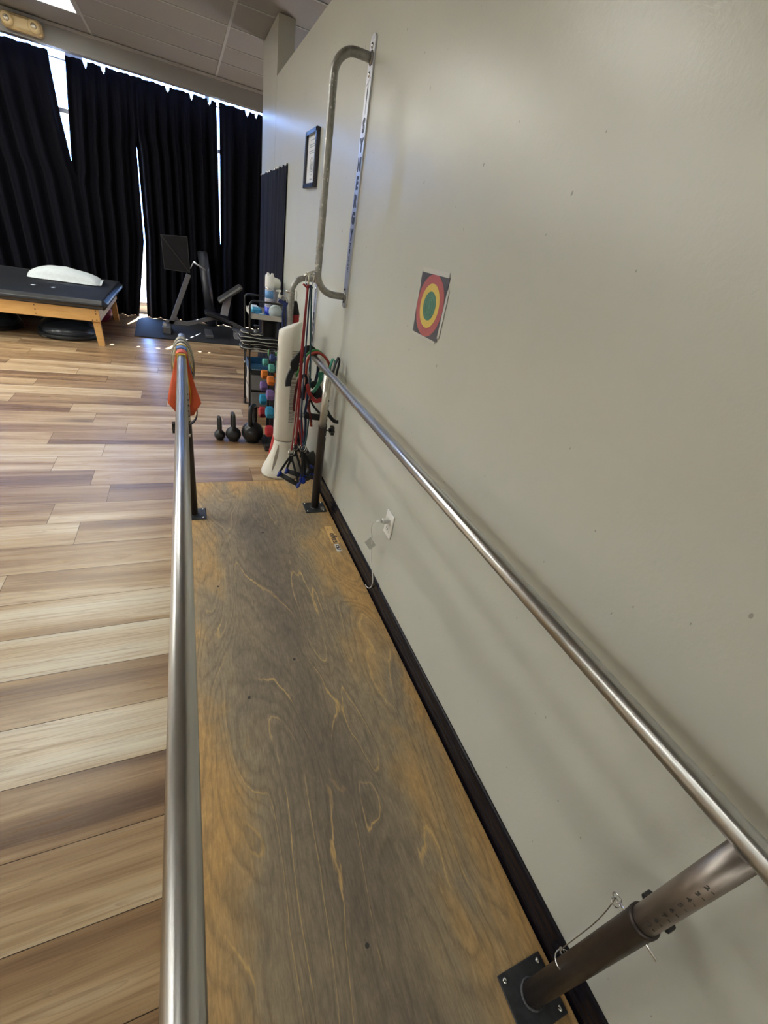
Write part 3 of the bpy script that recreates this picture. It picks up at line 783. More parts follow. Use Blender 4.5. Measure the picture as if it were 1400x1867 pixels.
# ================================================================ TREATMENT TABLE
TX0, TX1, TY0, TY1 = -3.45, -1.60, 5.60, 7.12
t = thing('treatment_table', (-2.5, 6.2, 0), 'low wide treatment table with black vinyl top and honey-coloured wooden frame', 'table')
m = MB(); m.box(((TX0 + TX1) / 2, (TY0 + TY1) / 2, .424), (TX1 - TX0 + .17, TY1 - TY0 + .08, .088), .034)
o = m.build('padded_top', VINYL, t); bm_ = o.modifiers.new('b', 'BEVEL'); bm_.width = .014; bm_.segments = 4; 
for p in o.data.polygons: p.use_smooth = True
m = MB(); m.box(((TX0 + TX1) / 2, TY0 + .016, .315), (TX1 - TX0, .032, .125), .003)
m.cur = 1
for x, z in ((-2.15, .355), (-2.15, .315), (-2.15, .275), (-1.63, .36), (-1.63, .33), (-1.63, .27), (-1.67, .265)): m.cyl((x, TY0 - .0015, z), (x, TY0 + .003, z), .0055, seg=10)
m.build('front_rail', [OAK, mat('bolt_brown', (.09, .05, .03), .4, .5)], t)
m = MB(); m.box((TX1 - .016, (TY0 + TY1) / 2, .315), (.032, TY1 - TY0 - .07, .125), .003); m.build('side_rail', m_wood('pale_oak', (.42, .38, .33), (.52, .48, .42), .4), t)
m = MB(); m.box(((TX0 + TX1) / 2, TY1 - .016, .315), (TX1 - TX0, .032, .125), .003); m.build('back_rail', OAK, t)
m = MB(); m.box((TX0 + .016, (TY0 + TY1) / 2, .315), (.032, TY1 - TY0 - .07, .125), .003); m.build('side_rail', OAK, t)
for (x, y) in ((TX1 - .05, TY0 + .048), (TX1 - .05, TY1 - .07), (TX0 + .05, TY0 + .048), (TX0 + .05, TY1 - .07)):
    m = MB(); vs = []
    for z, dx in ((0, .022 if x > -2 else -.022), (.375, 0)):
        for a, b_ in ((-1, -1), (1, -1), (1, 1), (-1, 1)): vs.append((x + dx + a * (.036 if z else .030), y + b_ * .022, z))
    m.add(vs, [(3, 2, 1, 0), (4, 5, 6, 7), (0, 1, 5, 4), (1, 2, 6, 5), (2, 3, 7, 6), (3, 0, 4, 7)]); m.build('leg', OAK, t)
# pillow
m = MB(); nu, nv = 40, 26; vs = []
pc = Vector((-2.035, 6.66, .466)); ang = -.02
for sgn in (1, -1):
    for j in range(nv + 1):
        for i in range(nu + 1):
            u = i / nu * 2 - 1; v = j / nv * 2 - 1
            e = max(0, 1 - abs(u) ** (5 if u > 0 else 2.6)) ** (.42 if u > 0 else .6) * max(0, 1 - abs(v) ** 3.0) ** .5
            h = .125 * e * (1 - .42 * max(0, u)) if sgn > 0 else -.004 * e
            x = u * .36 * (1 - .10 * abs(v) ** 3); y = v * .21 * (1 - .08 * abs(u) ** 3)
            h += .006 * noise.noise(Vector((x * 9, y * 9, 3))) * e
            vs.append(pc + Matrix.Rotation(ang, 3, 'Z') @ Vector((x, y, .014 + h)))
W_ = nu + 1; H_ = W_ * (nv + 1)
fs = [[j * W_ + i, j * W_ + i + 1, (j + 1) * W_ + i + 1, (j + 1) * W_ + i] for j in range(nv) for i in range(nu)]
fs += [[H_ + q for q in f[::-1]] for f in fs]
for i in range(nu): fs.append([i, H_ + i, H_ + i + 1, i + 1]); a_ = nv * W_ + i; fs.append([a_, a_ + 1, H_ + a_ + 1, H_ + a_])
for j in range(nv): a_ = j * W_; fs.append([a_, a_ + W_, H_ + a_ + W_, H_ + a_]); a_ = j * W_ + nu; fs.append([a_, H_ + a_, H_ + a_ + W_, a_ + W_])
m.add(vs, fs, True)
pil = thing('pillow', tuple(pc), 'white pillow lying on the black treatment table', 'pillow')
m.build('pillowcase', LINEN, pil)
m = MB(); m.strip(bez([pc + Vector((.352, -.15, .012)), pc + Vector((.362, 0, .05)), pc + Vector((.352, .15, .02))], 8), .03, .004, (1, 0, .2)); m.build('open_hem', LINEN, pil)
# balance domes under the table, playground ball behind
def bosu(x, y, lab):
    t = thing('balance_dome', (x, y, 0), lab, 'balance trainer', 'balance domes under the table')
    m = MB(); m.lathe((x, y, 0), [(.255, .0), (.292, .008), (.300, .026), (.292, .046), (.285, .05)], 56); m.build('base_platform', RUBBER, t)
    m = MB(); m.lathe((x, y, 0), [(.286, .048)] + [(.284 * math.cos(a), .05 + .155 * math.sin(a)) for a in [PI / 2 * i / 14 for i in range(1, 15)]][:-1] + [(.0001, .205)], 56); d = m.build('dome', DOME, t)
    m = MB()
    for r, z in ((.2805, .072), (.262, .108)): m.torus((x, y, z), r, .0025, seg=56)
    m.build('ridges', DOME, d)
    m = MB(); m.strip(bez([(x - .24, y - .165, .03), (x - .20, y - .215, .022), (x - .15, y - .25, .03)], 5), .028, .004, (0, 0, 1)); m.build('handle', m_noisy('pale_grip', (.35, .34, .30), .6, .2, 30, .1), t)
bosu(-1.975, 6.0, 'dark balance dome on the floor under the table, right beside the front wooden leg'); bosu(-2.72, 6.12, 'dark balance dome under the table, cut by the left edge of the photo')
t = thing('exercise_ball', (-1.77, 6.86, 0), 'dark magenta exercise ball under the far corner of the treatment table', 'ball')
m = MB(); m.sphere((-1.77, 6.86, .125), .125); m.build('ball_skin', PURPLE, t)
m = MB(); m.torus((-1.77, 6.86, .125), .1255, .0015, (0, .5, 1), 48); m.build('seam', PURPLE, t)

# ================================================================ MAT AND EXERCISE MACHINE
m = MB(); m.prism([(-1.36, 6.205, 0), (.9, 6.225, 0), (.9, 7.36, 0), (-1.40, 7.36, 0)], (0, 0, .0005), (0, 0, .011))
solo(m, 'floor_mat', MATR, (-.3, 6.8, 0), 'black rubber floor mat under the exercise machine in front of the curtains', 'mat')
YM = 6.62
t = thing('exercise_machine', (-.6, YM, .0115), 'grey exercise machine with square black panel and padded seat on the rubber mat', 'exercise machine')
def A(px, py, y=YM): return at(1, y, px, py)
def bar(m, a, b, w_, d): m.strip([a, b], d, w_, (0, 1, 0))
m = MB(); bar(m, A(312, 590), A(344, 500), .055, .05); m.build('upright_post', MACH, t)
m = MB(); c0 = A(304, 590); m.box((c0.x, YM, .055), (.095, .34, .085), .006); m.build('foot_block', MACH, t)
m = MB(); p_ = [A(303, 586), A(343, 590), A(391, 579), A(425, 590), A(442, 600)]
for q in p_: q.z = max(q.z, .07)
m.strip(p_, .05, .045, (0, 1, 0)); m.build('bent_rail', MACH, t)
m = MB(); q = [A(317, 570), A(329, 587), A(310, 587)]; m.prism(q, (0, -.004, 0), (0, .004, 0)); m.build('gusset', MACH, t)
# square panel
q = [A(293, 428), A(341, 432), A(346, 497), A(300, 490)]
m = MB(); m.prism(q[::-1], (0, -.012, 0), (0, .012, 0)); pn = m.build('square_panel', m_noisy('matt_black_panel', (.010, .0098, .012), .8, .2, 8, .05, Specular_IOR_Level=.2), t)
m = MB(); m.strip([q[0] + Vector((0, -.016, 0)), q[2] + Vector((0, -.016, 0))], .014, .008, (0, 0, 1)); m.cyl(A(318, 463) + Vector((0, -.018, 0)), A(318, 463) + Vector((0, -.026, 0)), .006, seg=10)
m.build('diagonal_strap', BLACK, pn)
m = MB(); m.strip([q[0], q[1], q[2], q[3]], .028, .008, (0, 1, 0), True); m.build('panel_edge', m_noisy('edge_grey', (.03, .03, .034), .6, .2, 20, 0), pn)
m = MB(); m.tube([A(347, 490), A(353, 477)], .006, 8); m.tube([A(353, 478), A(375, 493)], .010, 10); m.build('grip_handle', mat('grip_grey', (.35, .35, .37), .4), t)
# seat pad, back pad and their support
def pad(a, b, th, wy, nm, mt):
    m = MB(); a = Vector(a); b = Vector(b); d = (b - a); L = d.length; an = math.atan2(d.z, d.x)
    m.box((a + b) / 2, (L, wy, th), th * .42, Matrix.Rotation(-an, 3, 'Y')); return m.build(nm, mt, t)
pad(A(373, 568), A(419, 586), .045, .30, 'seat_pad', VINYL)
pad(A(398, 549), A(440, 522), .045, .30, 'back_pad', m_noisy('grey_pad', (.055, .052, .048), .5, .15, 60, .1))
m = MB(); m.prism([A(402, 573), A(415, 576), A(423, 536), A(409, 543)][::-1], (0, -.03, 0), (0, .03, 0)); m.build('pad_bracket', m_noisy('pale_grey_paint', (.24, .24, .27), .4, .1, 20, .02), t)
c0 = A(430, 588); m = MB(); m.box((c0.x + .02, YM - .02, .115), (.16, .16, .012), .002, Matrix.Rotation(.35, 3, 'Y')); m.box((c0.x + .02, YM, .06), (.10, .2, .09), .006); m.build('foot_plate', MT['pale_grey_paint'], t)
m = MB(); m.tube(bez([(c0.x + .03, YM - .08, .12), (c0.x + .05, YM - .10, .15), (c0.x + .07, YM - .08, .115)], 6), .006, 8); m.build('pull_ring', CHROME, t)
m = MB(); m.box((A(380, 590).x, YM + .02, .031), (.10, .40, .038), .006); m.build('cross_foot', MACH, t)
m = MB(); m.cyl((A(299, 573).x, YM - .12, .115), (A(299, 573).x, YM - .09, .115), .022, seg=18); m.build('transport_wheel', mat('wheel_grey', (.4, .4, .42), .3, .3), t)
# long foam roller leaning in front of the curtain
a = Vector((-.415, 7.27, .05)); b = Vector((-.50, 7.36, .955)); ax = (b - a).normalized()
t = thing('foam_roller', (-.415, 7.27, .011), 'tall black foam roller standing against the black curtain behind the machine', 'foam roller')
m = MB(); m.tube([a + ax * (-.03), b], .068, 32); m.build('roller_body', m_noisy('roller_foam', (.02, .022, .03), .42, .2, 80, .1), t)
m = MB(); m.tube([b, b + ax * .012], [.066, .058], 32); m.build('end_disc', BLACK, t)

# ================================================================ ROLLING CART AND ITS CONTENTS
CX0, CX1, CY0, CY1 = -.300, -.035, 3.66, 4.00
CM = (CX0 + CX1) / 2
t = thing('rolling_cart', (CM, 3.83, 0), 'black-framed rolling cart with grey trays against the beige wall', 'cart')
for y in (CY0, CY1):
    r = .035; zt = .925
    pts = [(CX0, y, .05), (CX0, y, zt - r)] + [(CX0 + r - r * math.cos(a), y, zt - r + r * math.sin(a)) for a in [PI / 2 * i / 6 for i in range(1, 7)]] + [(CX1 - r + r * math.sin(a), y, zt - r + r * math.cos(a)) for a in [PI / 2 * i / 6 for i in range(0, 7)]] + [(CX1, y, .05)]
    m = MB(); m.tube(pts, .0075, 10); m.build('frame_hoop', BLACK, t)
def tray(z, h, mt, nm='tray'):
    m = MB(); th = .004; i_ = .012
    m.box((CM, (CY0 + CY1) / 2, z), (CX1 - CX0 - 2 * i_, CY1 - CY0 + .01, th))
    for x in (CX0 + i_, CX1 - i_): m.box((x, (CY0 + CY1) / 2, z + h / 2), (th, CY1 - CY0 + .02, h))
    for y in (CY0 - .008, CY1 + .008): m.box((CM, y, z + h / 2), (CX1 - CX0 - .02, th, h))
    return m.build(nm, mt, t)
tray(.800, .036, GTRAY); tray(.553, .028, GTRAY); tray(.375, .03, BLACK)
m = MB(); m.box((CM, (CY0 + CY1) / 2, .222), (CX1 - CX0 - .02, CY1 - CY0 - .02, .30), .004); bx = m.build('drawer_box', BLACK, t)
for z in (.30, .15):
    m = MB(); m.box((CM, CY0 + .004, z), (CX1 - CX0 - .035, .02, .125), .003); m.build('drawer', GDRAW, bx)
    m = MB(); m.box((CX0 + .009, (CY0 + CY1) / 2, z), (.006, CY1 - CY0 - .06, .125), .002); m.build('side_panel', m_noisy('pale_grey_panel', (.40, .38, .34), .45, .05, 10, 0), bx)
for x in (CX0, CX1):
    for y in (CY0, CY1):
        m = MB(); m.cyl((x - .009, y, .025), (x + .009, y, .025), .0245, seg=20); m.box((x, y, .045), (.024, .02, .02), .003); m.build('caster', BLACK, t)
# --- top tray
ZTOP = .8025
t = thing('spray_can', (-.135, 3.80, ZTOP), 'tall disinfectant spray can with white cap and blue band on the cart top', 'spray can')
def L3(nm, mt, prof, x, y, z0, par, seg=28): m = MB(); m.lathe((x, y, z0), prof, seg); return m.build(nm, mt, par)
L3('can_body', mat('can_lilac', (.55, .55, .66), .3), [(.030, 0), (.033, .003), (.033, .205), (.029, .217)], -.135, 3.80, ZTOP, t)
L3('blue_band', mat('label_sky', (.13, .30, .60), .35), [(.0333, .140), (.0333, .195)], -.135, 3.80, ZTOP, t)
L3('label_foot', mat('label_royal', (.03, .06, .55), .35), [(.0333, .004), (.0333, .075)], -.135, 3.80, ZTOP, t)
m = MB()
for i in range(5): m.box((-.135 - .012 + .006 * 0, 3.80 - .0334, ZTOP + .09 + .009 * i), (.034, .0006, .002))
m.build('label_print', mat('label_brown', (.25, .18, .2), .5), t)
m = MB(); m.lathe((-.135, 3.80, ZTOP), [(.0335, .214), (.0345, .222), (.0345, .295), (.031, .305), (.024, .305), (.024, .27)], 28)
for s_ in (-1, 1): m.box((-.135 + s_ * .016, 3.80 - .02, ZTOP + .308), (.018, .02, .022), .003)
m.build('cap', mat('cap_white', (.78, .79, .80), .35), t)
L3('shoulder', CHROME, [(.0338, .205), (.0338, .214)], -.135, 3.80, ZTOP, t)
t = thing('hand_sanitizer', (-.060, 3.775, ZTOP), 'clear pump bottle with white pump head behind the grey ball', 'pump bottle')
L3('bottle', mat('clear_bottle', (.33, .33, .34), .12, 0, Transmission_Weight=.5), [(.030, 0), (.032, .004), (.032, .10), (.022, .135), (.012, .150)], -.060, 3.775, ZTOP, t)
m = MB(); m.lathe((-.060, 3.775, ZTOP), [(.014, .150), (.014, .178), (.006, .180), (.006, .198), (.013, .199), (.012, .212)], 20); m.box((-.072, 3.765, ZTOP + .205), (.04, .012, .012), .003, .5); m.build('pump', mat('pump_white', (.82, .82, .78), .35), t)
t = thing('wipe_canister', (-.075, 3.915, ZTOP), 'wide white-lidded canister behind the spray can on the cart top', 'canister')
L3('canister_body', mat('canister_body', (.30, .30, .36), .4), [(.050, 0), (.052, .004), (.052, .205)], -.085, 3.915, ZTOP, t)
L3('lid', mat('canister_lid', (.76, .76, .70), .35), [(.055, .205), (.055, .25), (.048, .272), (.02, .280), (.0001, .281)], -.085, 3.915, ZTOP, t)
m = MB(); m.sphere((-.098, 3.705, ZTOP + .056), .053, 32, 20); 
bt = thing('massage_ball', (-.098, 3.705, ZTOP), 'pale grey-blue ball on the near corner of the cart top', 'ball')
m.build('ball_skin', m_noisy('pale_grey_ball', (.36, .42, .44), .5, .04, 12, .02), bt)
m = MB(); m.torus((-.098, 3.705, ZTOP + .046), .0533, .0006, (0, 0, 1), 40); m.build('seam', MT['pale_grey_ball'], bt)
t = thing('wipes_packet', (-.235, 3.89, ZTOP), 'blue and white packet of wipes lying at the left side of the cart top', 'packet')
m = MB(); m.box((-.235, 3.88, ZTOP + .028), (.085, .20, .052), .016); m.build('wrapper', mat('packet_white', (.75, .80, .84), .3), t)
m = MB(); m.box((-.235, 3.80, ZTOP + .036), (.086, .05, .052), .016); m.build('blue_print', mat('packet_blue', (.05, .28, .48), .3), t)
t = thing('blue_tape_roll', (-.205, 3.74, ZTOP), 'flat roll of blue tape lying in front of the spray can on the cart', 'tape roll')
m = MB(); m.lathe((-.205, 3.735, ZTOP), [(.020, .001), (.041, .001), (.041, .026), (.020, .026), (.020, .001)], 32); m.build('tape_winding', mat('tape_blue', (.04, .25, .45), .35), t)
m = MB(); m.lathe((-.205, 3.735, ZTOP), [(.0165, .0), (.0198, .0), (.0198, .027), (.0165, .027), (.0165, 0)], 28); m.build('core', PAPER, t)
m = MB(); m.prism([(-.262, 3.67, 0), (-.225, 3.665, 0), (-.225, 3.69, 0), (-.26, 3.695, 0)], (0, 0, ZTOP + .001), (0, 0, ZTOP + .03)); solo(m, 'small_box', mat('box_navy', (.02, .03, .07), .4), (-.24, 3.68, ZTOP), 'tiny dark blue box in the left near corner of the cart top', 'box')
# --- middle tray: dark cylinder and a heap of cuff weights
t = thing('black_tub', (-.135, 3.86, .5555), 'black plastic tub standing on the cart middle tray behind the cuff weights', 'tub')
L3('tub_body', m_noisy('tub_black', (.020, .018, .018), .3, .1, 20, 0), [(.060, 0), (.064, .2), (.066, .2)], -.115, 3.87, .5555, t); L3('tub_lid', BLACK, [(.068, .2), (.068, .212), (.05, .216)], -.115, 3.87, .5555, t)
t = thing('clear_jar', (-.215, 3.86, .5555), 'small clear jar with pump top among the cuff weights on the cart', 'jar')
L3('jar_body', mat('jar_grey', (.12, .13, .14), .15, 0, Transmission_Weight=.4), [(.022, 0), (.024, .11), (.012, .13)], -.222, 3.87, .5555, t); L3('jar_cap', BLACK, [(.013, .13), (.013, .15), (.02, .152), (.02, .16)], -.222, 3.87, .5555, t)
rr_ = random.Random(11)
WT = mat('cuff_piping', (.60, .60, .56), .6)
lb = ['lowest black cuff weight with pale piping on the cart middle tray', 'second lowest black cuff weight in the stack on the cart', 'middle black cuff weight in the stack on the cart', 'second highest black cuff weight in the stack on the cart', 'topmost black cuff weight with pale piping, stacked left on the cart tray']
for i in range(5):
    z = .572 + i * .0275; y = 3.715 + .012 * math.sin(i * 2.1); x0 = CX0 - .02 + .012 * math.sin(i * 1.9); x1 = (-.045 if i < 4 else -.20)
    t = thing('cuff_weight', ((x0 + x1) / 2, y, z - .014), lb[i], 'ankle weight', 'cuff weights on the cart')
    path = bez([(x0 - .012, y + .07, z + .002), (x0 - .02, y + .02, z), (x0, y - .03, z), ((x0 + x1) / 2, y - .042, z + .006 * math.sin(i)), (x1, y - .036, z - .003)], 10)
    rad = [.0148 + .0022 * math.sin(k_ * .9 + i) for k_ in range(len(path))]
    m = MB(); m.ring(path, rad, 12, True, False, 2.0, up=(0, 0, 1)); m.build('cuff', m_noisy('cuff_nylon', (.013, .012, .014), .7, .3, 100, .3), t)
    m = MB(); off = [Vector(p) + Vector((-.030 if k_ < 10 else (-.024 if k_ < 22 else 0), -.010 if k_ < 10 else (-.024 if k_ < 22 else -.0325), .004 + .003 * math.sin(k_ * .5 + i))) for k_, p in enumerate(path)]; m.tube(off, .0022, 6); m.build('piping', WT, t)
# strap with buckle hanging from the left side of the tray
m = MB(); m.strip(bez([(-.318, 3.72, .555), (-.330, 3.715, .48), (-.318, 3.715, .40), (-.322, 3.705, .33)], 6), .03, .004, (0, 1, 0)); sp_ = thing('hanging_strap', (-.32, 3.715, .33), 'black strap with shiny buckle hanging down the left side of the cart', 'strap'); m.build('webbing', WEB, sp_)
m = MB(); m.box((-.336, 3.70, .46), (.014, .03, .022), .003); m.build('buckle', CHROME, sp_)
# --- blue basket with its white rim slots
t = thing('blue_basket', (-.19, 3.75, .378), 'low blue slotted basket on the tray above the grey drawers of the cart', 'basket')
m = MB(); bz = .379
m.box((CM - .02, 3.81, bz + .002), (.20, .28, .004))
for x in (CM - .125, CM + .085): m.box((x, 3.81, bz + .028), (.004, .29, .056), 0)
for y in (3.665, 3.955): m.box((CM - .02, y, bz + .028), (.214, .004, .056), 0)
m.build('basket_shell', mat('basket_blue', (.02, .09, .20), .4), t)
m = MB()
for i in range(13): m.box((CM - .11 + .015 * i, 3.6625, bz + .022), (.006, .0012, .018))
m.build('rim_slots', mat('slot_pale', (.55, .62, .66), .5), t)

# ================================================================ DUMBBELL RACK
RX, RY = -.16, 3.10
t = thing('dumbbell_rack', (RX, RY, 0), 'narrow black dumbbell tree rack between the kettlebells and the tower fan', 'rack')
m = MB()
m.box((-.22, 2.985, .022), (.10, .05, .04), .004); m.box((RX + .02, 3.09, .012), (.26, .28, .02), .004); m.build('base', m_noisy('rack_black', (.022, .022, .024), .45, .2, 30, .05), t)
for sx in (-.055, .055):
    m = MB(); m.strip([(RX + sx, 3.02, .02), (RX + sx, 3.08, .70)], .03, .012, (1, 0, 0)); m.strip([(RX + sx, 3.20, .02), (RX + sx, 3.14, .70)], .03, .012, (1, 0, 0)); m.build('upright', MT['rack_black'], t)
levF = [.155, .295, .420, .520, .605, .672]; levB = [.20, .305, .410, .500, .590, .655]
fy = lambda z: 2.965 + .055 * z / .7; by = lambda z: 3.255 - .055 * z / .7
for zz, yf in [(z, fy(z)) for z in levF] + [(z, by(z)) for z in levB]:
    sgn = -1 if yf < 3.1 else 1
    for sx in (-.055, .055):
        m = MB(); m.tube(bez([(RX + sx, 3.11 + sgn * (.09 - .06 * zz / .7), zz - .012), (RX + sx, yf - sgn * .02, zz - .028), (RX + sx, yf, zz - .022), (RX + sx, yf + sgn * .016, zz - .006)], 5), .004, 8); m.build('cradle', MT['rack_black'], t)
def dumbbell(z, y, r, hl, c, lab, xo=0):
    nm = 'db_%s' % c; mt = MT[c]
    t = thing('dumbbell', (RX + xo, y, z), lab, 'dumbbell', 'coloured dumbbells on the rack')
    for s_ in (-1, 1):
        m = MB(); pr = [(r * .62, -hl / 2), (r * .95, -hl / 2 + .006), (r, -hl / 2 + .014), (r, hl / 2 - .014), (r * .95, hl / 2 - .006), (r * .62, hl / 2)]
        m.lathe((RX + xo + s_ * (.050 + hl / 2), y, z), pr, 6, 'X')
        for i in range(len(m.sm)): m.sm[i] = False
        m.build('head', mt, t)
    m = MB(); m.tube([(RX + xo - .056, y, z), (RX + xo, y, z), (RX + xo + .056, y, z)], [.013, .0155, .013], 16); m.build('handle', mt, t)
for nm, c in (('db_navy', (.02, .045, .16)), ('db_green', (.025, .20, .045)), ('db_teal', (.075, .31, .27)), ('db_orange', (.60, .17, .02)), ('db_purple', (.16, .10, .28)), ('db_blue', (.015, .22, .38)), ('db_red', (.38, .02, .028))):
    m_noisy(nm, c, .42, .12, 30, .05)
for i, (c, r, hl) in enumerate((('db_red', .042, .058), ('db_blue', .042, .058), ('db_purple', .038, .054), ('db_orange', .034, .05), ('db_teal', .029, .042), ('db_navy', .026, .036))):
    dumbbell(levF[i], fy(levF[i]), r, hl, c, '%s dumbbell on the near side of the rack, %s' % (c[3:], ('lowest of all', 'above the front red one', 'above the front blue one', 'above the front purple one', 'above the front orange one', 'at the very top')[i]))
for i, (c, r, hl) in enumerate((('db_red', .042, .058), ('db_blue', .040, .056), ('db_purple', .038, .054), ('db_orange', .034, .05), ('db_teal', .029, .042), ('db_green', .028, .038))):
    dumbbell(levB[i], by(levB[i]), r, hl, c, '%s dumbbell on the rack far side, %s' % (c[3:], ('beside the big kettlebell', 'partly hidden below the purple ones', 'left of the front purple one', 'further left than the front orange one', 'further left than the front teal one', 'the only green one, at the top')[i]), -.012 if i != 5 else .02)

# ================================================================ KETTLEBELLS
def kettlebell(x, y, r, hh, hw, tr, lab, mt, rot=0.0, sy=1.0):
    t = thing('kettlebell', (x, y, 0), lab, 'kettlebell', 'black kettlebells on the floor')
    m = MB(); prof = [(r * .60, .001)] + [(r * math.cos(a), r * .93 + r * .97 * math.sin(a)) for a in [(-62 + 13 * i) * PI / 180 for i in range(11)]] + [(.012, r * 1.895)]
    m.lathe((x, y, 0), prof, 36); m.build('bell', mt, t)
    m = MB(); zb = r * 1.60; zt = hh - tr
    pts = bez([(-hw * .62, 0, zb - .01), (-hw * .95, 0, zb + (zt - zb) * .35), (-hw * .80, 0, zt - .012), (-hw * .3, 0, zt), (hw * .3, 0, zt), (hw * .80, 0, zt - .012), (hw * .95, 0, zb + (zt - zb) * .35), (hw * .62, 0, zb - .01)], 8)
    M = Matrix.Rotation(rot, 3, 'Z'); pts = [M @ p + Vector((x, y, 0)) for p in pts]
    m.tube(pts, tr, 16); m.build('handle', mt, t)
    return t
KB = m_noisy('kettle_black', (.008, .008, .009), .5, .25, 60, .12); KB2 = m_noisy('kettle_vinyl', (.007, .007, .008), .28, .15, 14, .05)
kettlebell(-.572, 3.17, .040, .185, .034, .0105, 'smallest black kettlebell, leftmost on the wooden floor', KB, PI / 2 + .15)
kettlebell(-.476, 3.155, .056, .222, .040, .0125, 'medium black kettlebell in the middle of the three', KB, PI / 2 + .1)
kettlebell(-.338, 3.14, .082, .292, .050, .017, 'largest shiny black kettlebell standing next to the dumbbell rack', KB2, PI / 2 - .5)

# ================================================================ TOWER FAN
FX, FY = -.205, 2.625
t = thing('tower_fan', (FX, FY, 0), 'tall ivory tower fan standing on the floor behind the parallel bars', 'fan')
FA = -.35
def fr(x, y, z): return Vector((FX, FY, 0)) + Matrix.Rotation(FA, 3, 'Z') @ Vector((x, y, z))
def loft(m, secs, n=40, close=True):
    vs = []
    for (z, a, b_, ox, oy, tz) in secs:
        for k_ in range(n):
            an = 2 * PI * k_ / n; cx_ = math.copysign(abs(math.cos(an)) ** .8, math.cos(an)); sy_ = math.copysign(abs(math.sin(an)) ** .8, math.sin(an))
            vs.append(fr(ox + a * cx_, oy + b_ * sy_, z + tz * cx_))
    S = len(secs); fs = [[i * n + k_, i * n + (k_ + 1) % n, (i + 1) * n + (k_ + 1) % n, (i + 1) * n + k_] for i in range(S - 1) for k_ in range(n)]
    m.add(vs, fs, True); b = len(m.v) - len(vs)
    m.f.append([b + k_ for k_ in range(n)][::-1]); m.m.append(m.cur); m.sm.append(False)
    m.f.append([b + (S - 1) * n + k_ for k_ in range(n)]); m.m.append(m.cur); m.sm.append(False)
m = MB(); loft(m, [(.002, .128, .120, -.005, 0, 0), (.020, .130, .122, -.005, 0, 0), (.05, .120, .110, -.004, 0, 0), (.09, .102, .092, -.002, 0, 0), (.14, .084, .078, 0, 0, 0), (.19, .070, .068, .004, 0, 0), (.235, .064, .064, .006, 0, 0), (.26, .064, .065, .006, 0, 0)])
bs = m.build('flared_base', IVORY, t)
# curved dark slot on the base
m = MB(); sl = []
for i in range(15):
    z = .050 + .180 * i / 14; a_ = .120 - (z - .05) * .45 if z < .14 else .0795 - (z - .14) * .19
    an = 4.42; wv = .010 * math.sin(PI * (i + .6) / 15.2)
    sl.append((z, an, wv))
vsl = []
def base_r(z):
    T_ = [(.05, .120, .110, -.004), (.09, .102, .092, -.002), (.14, .084, .078, 0), (.19, .070, .068, .004), (.235, .064, .064, .006)]
    for p, q in zip(T_[:-1], T_[1:]):
        if z <= q[0]:
            f_ = (z - p[0]) / (q[0] - p[0]); return [p[i] + (q[i] - p[i]) * f_ for i in (1, 2, 3)]
    return T_[-1][1:]
for (z, an, wv) in sl:
    a_, b_, ox = base_r(z)
    for s_ in (-1, 1):
        an2 = an + s_ * (wv / a_ + .004); cx_ = math.copysign(abs(math.cos(an2)) ** .8, math.cos(an2)); sy_ = math.copysign(abs(math.sin(an2)) ** .8, math.sin(an2))
        vsl.append(fr(ox + (a_ + .0012) * cx_, (b_ + .0012) * sy_, z))
m.add(vsl, [[2 * i, 2 * i + 1, 2 * i + 3, 2 * i + 2] for i in range(14)], True); m.build('base_opening', mat('opening_shade', (.22, .19, .15), .7), bs)
m = MB(); loft(m, [(.262, .066, .068, .006, 0, 0), (.275, .071, .073, .006, 0, 0), (.44, .070, .073, .006, 0, 0), (.62, .069, .072, .007, 0, 0), (.80, .068, .071, .009, 0, 0), (.90, .066, .069, .010, 0, .004), (.955, .064, .066, .010, 0, .026), (.962, .056, .058, .010, 0, .028)])
m.cur = 1
# vertical rows of grille slits
for (an, zs) in ((3.72, (.40, .845)), (5.36, (.40, .835))):
    n = 56; z = zs[0]
    while z < zs[1]:
        f_ = 1; a_ = .0712 - (z - .275) * .0052; b_ = a_ + .003; w0 = .30 if an > 5 else .12
        pts = []
        for q in range(7):
            an2 = an - w0 + 2 * w0 * q / 6; cx_ = math.copysign(abs(math.cos(an2)) ** .8, math.cos(an2)); sy_ = math.copysign(abs(math.sin(an2)) ** .8, math.sin(an2))
            pts.append(fr(.006 + (z - .275) * .005 + (a_ + .0003) * cx_, (b_ + .0003) * sy_, z))
        m.strip(pts, .0032, .0012, (0, 0, 1)); z += .0082
bd = m.build('column', [IVORY, mat('slit_dark', (.10, .09, .07), .7)], t)
m = MB(); c0 = fr(.052, -.036, .89); m.box(c0, (.034, .003, .045), .0012, FA + .9); m.build('control_panel', mat('panel_ivory', (.55, .54, .48), .35), bd)
m = MB(); loft(m, [(.2575, .0645, .066, .006, 0, 0), (.2615, .0645, .066, .006, 0, 0)]); m.build('joint_line', mat('joint_grey', (.25, .24, .2), .6), bd)

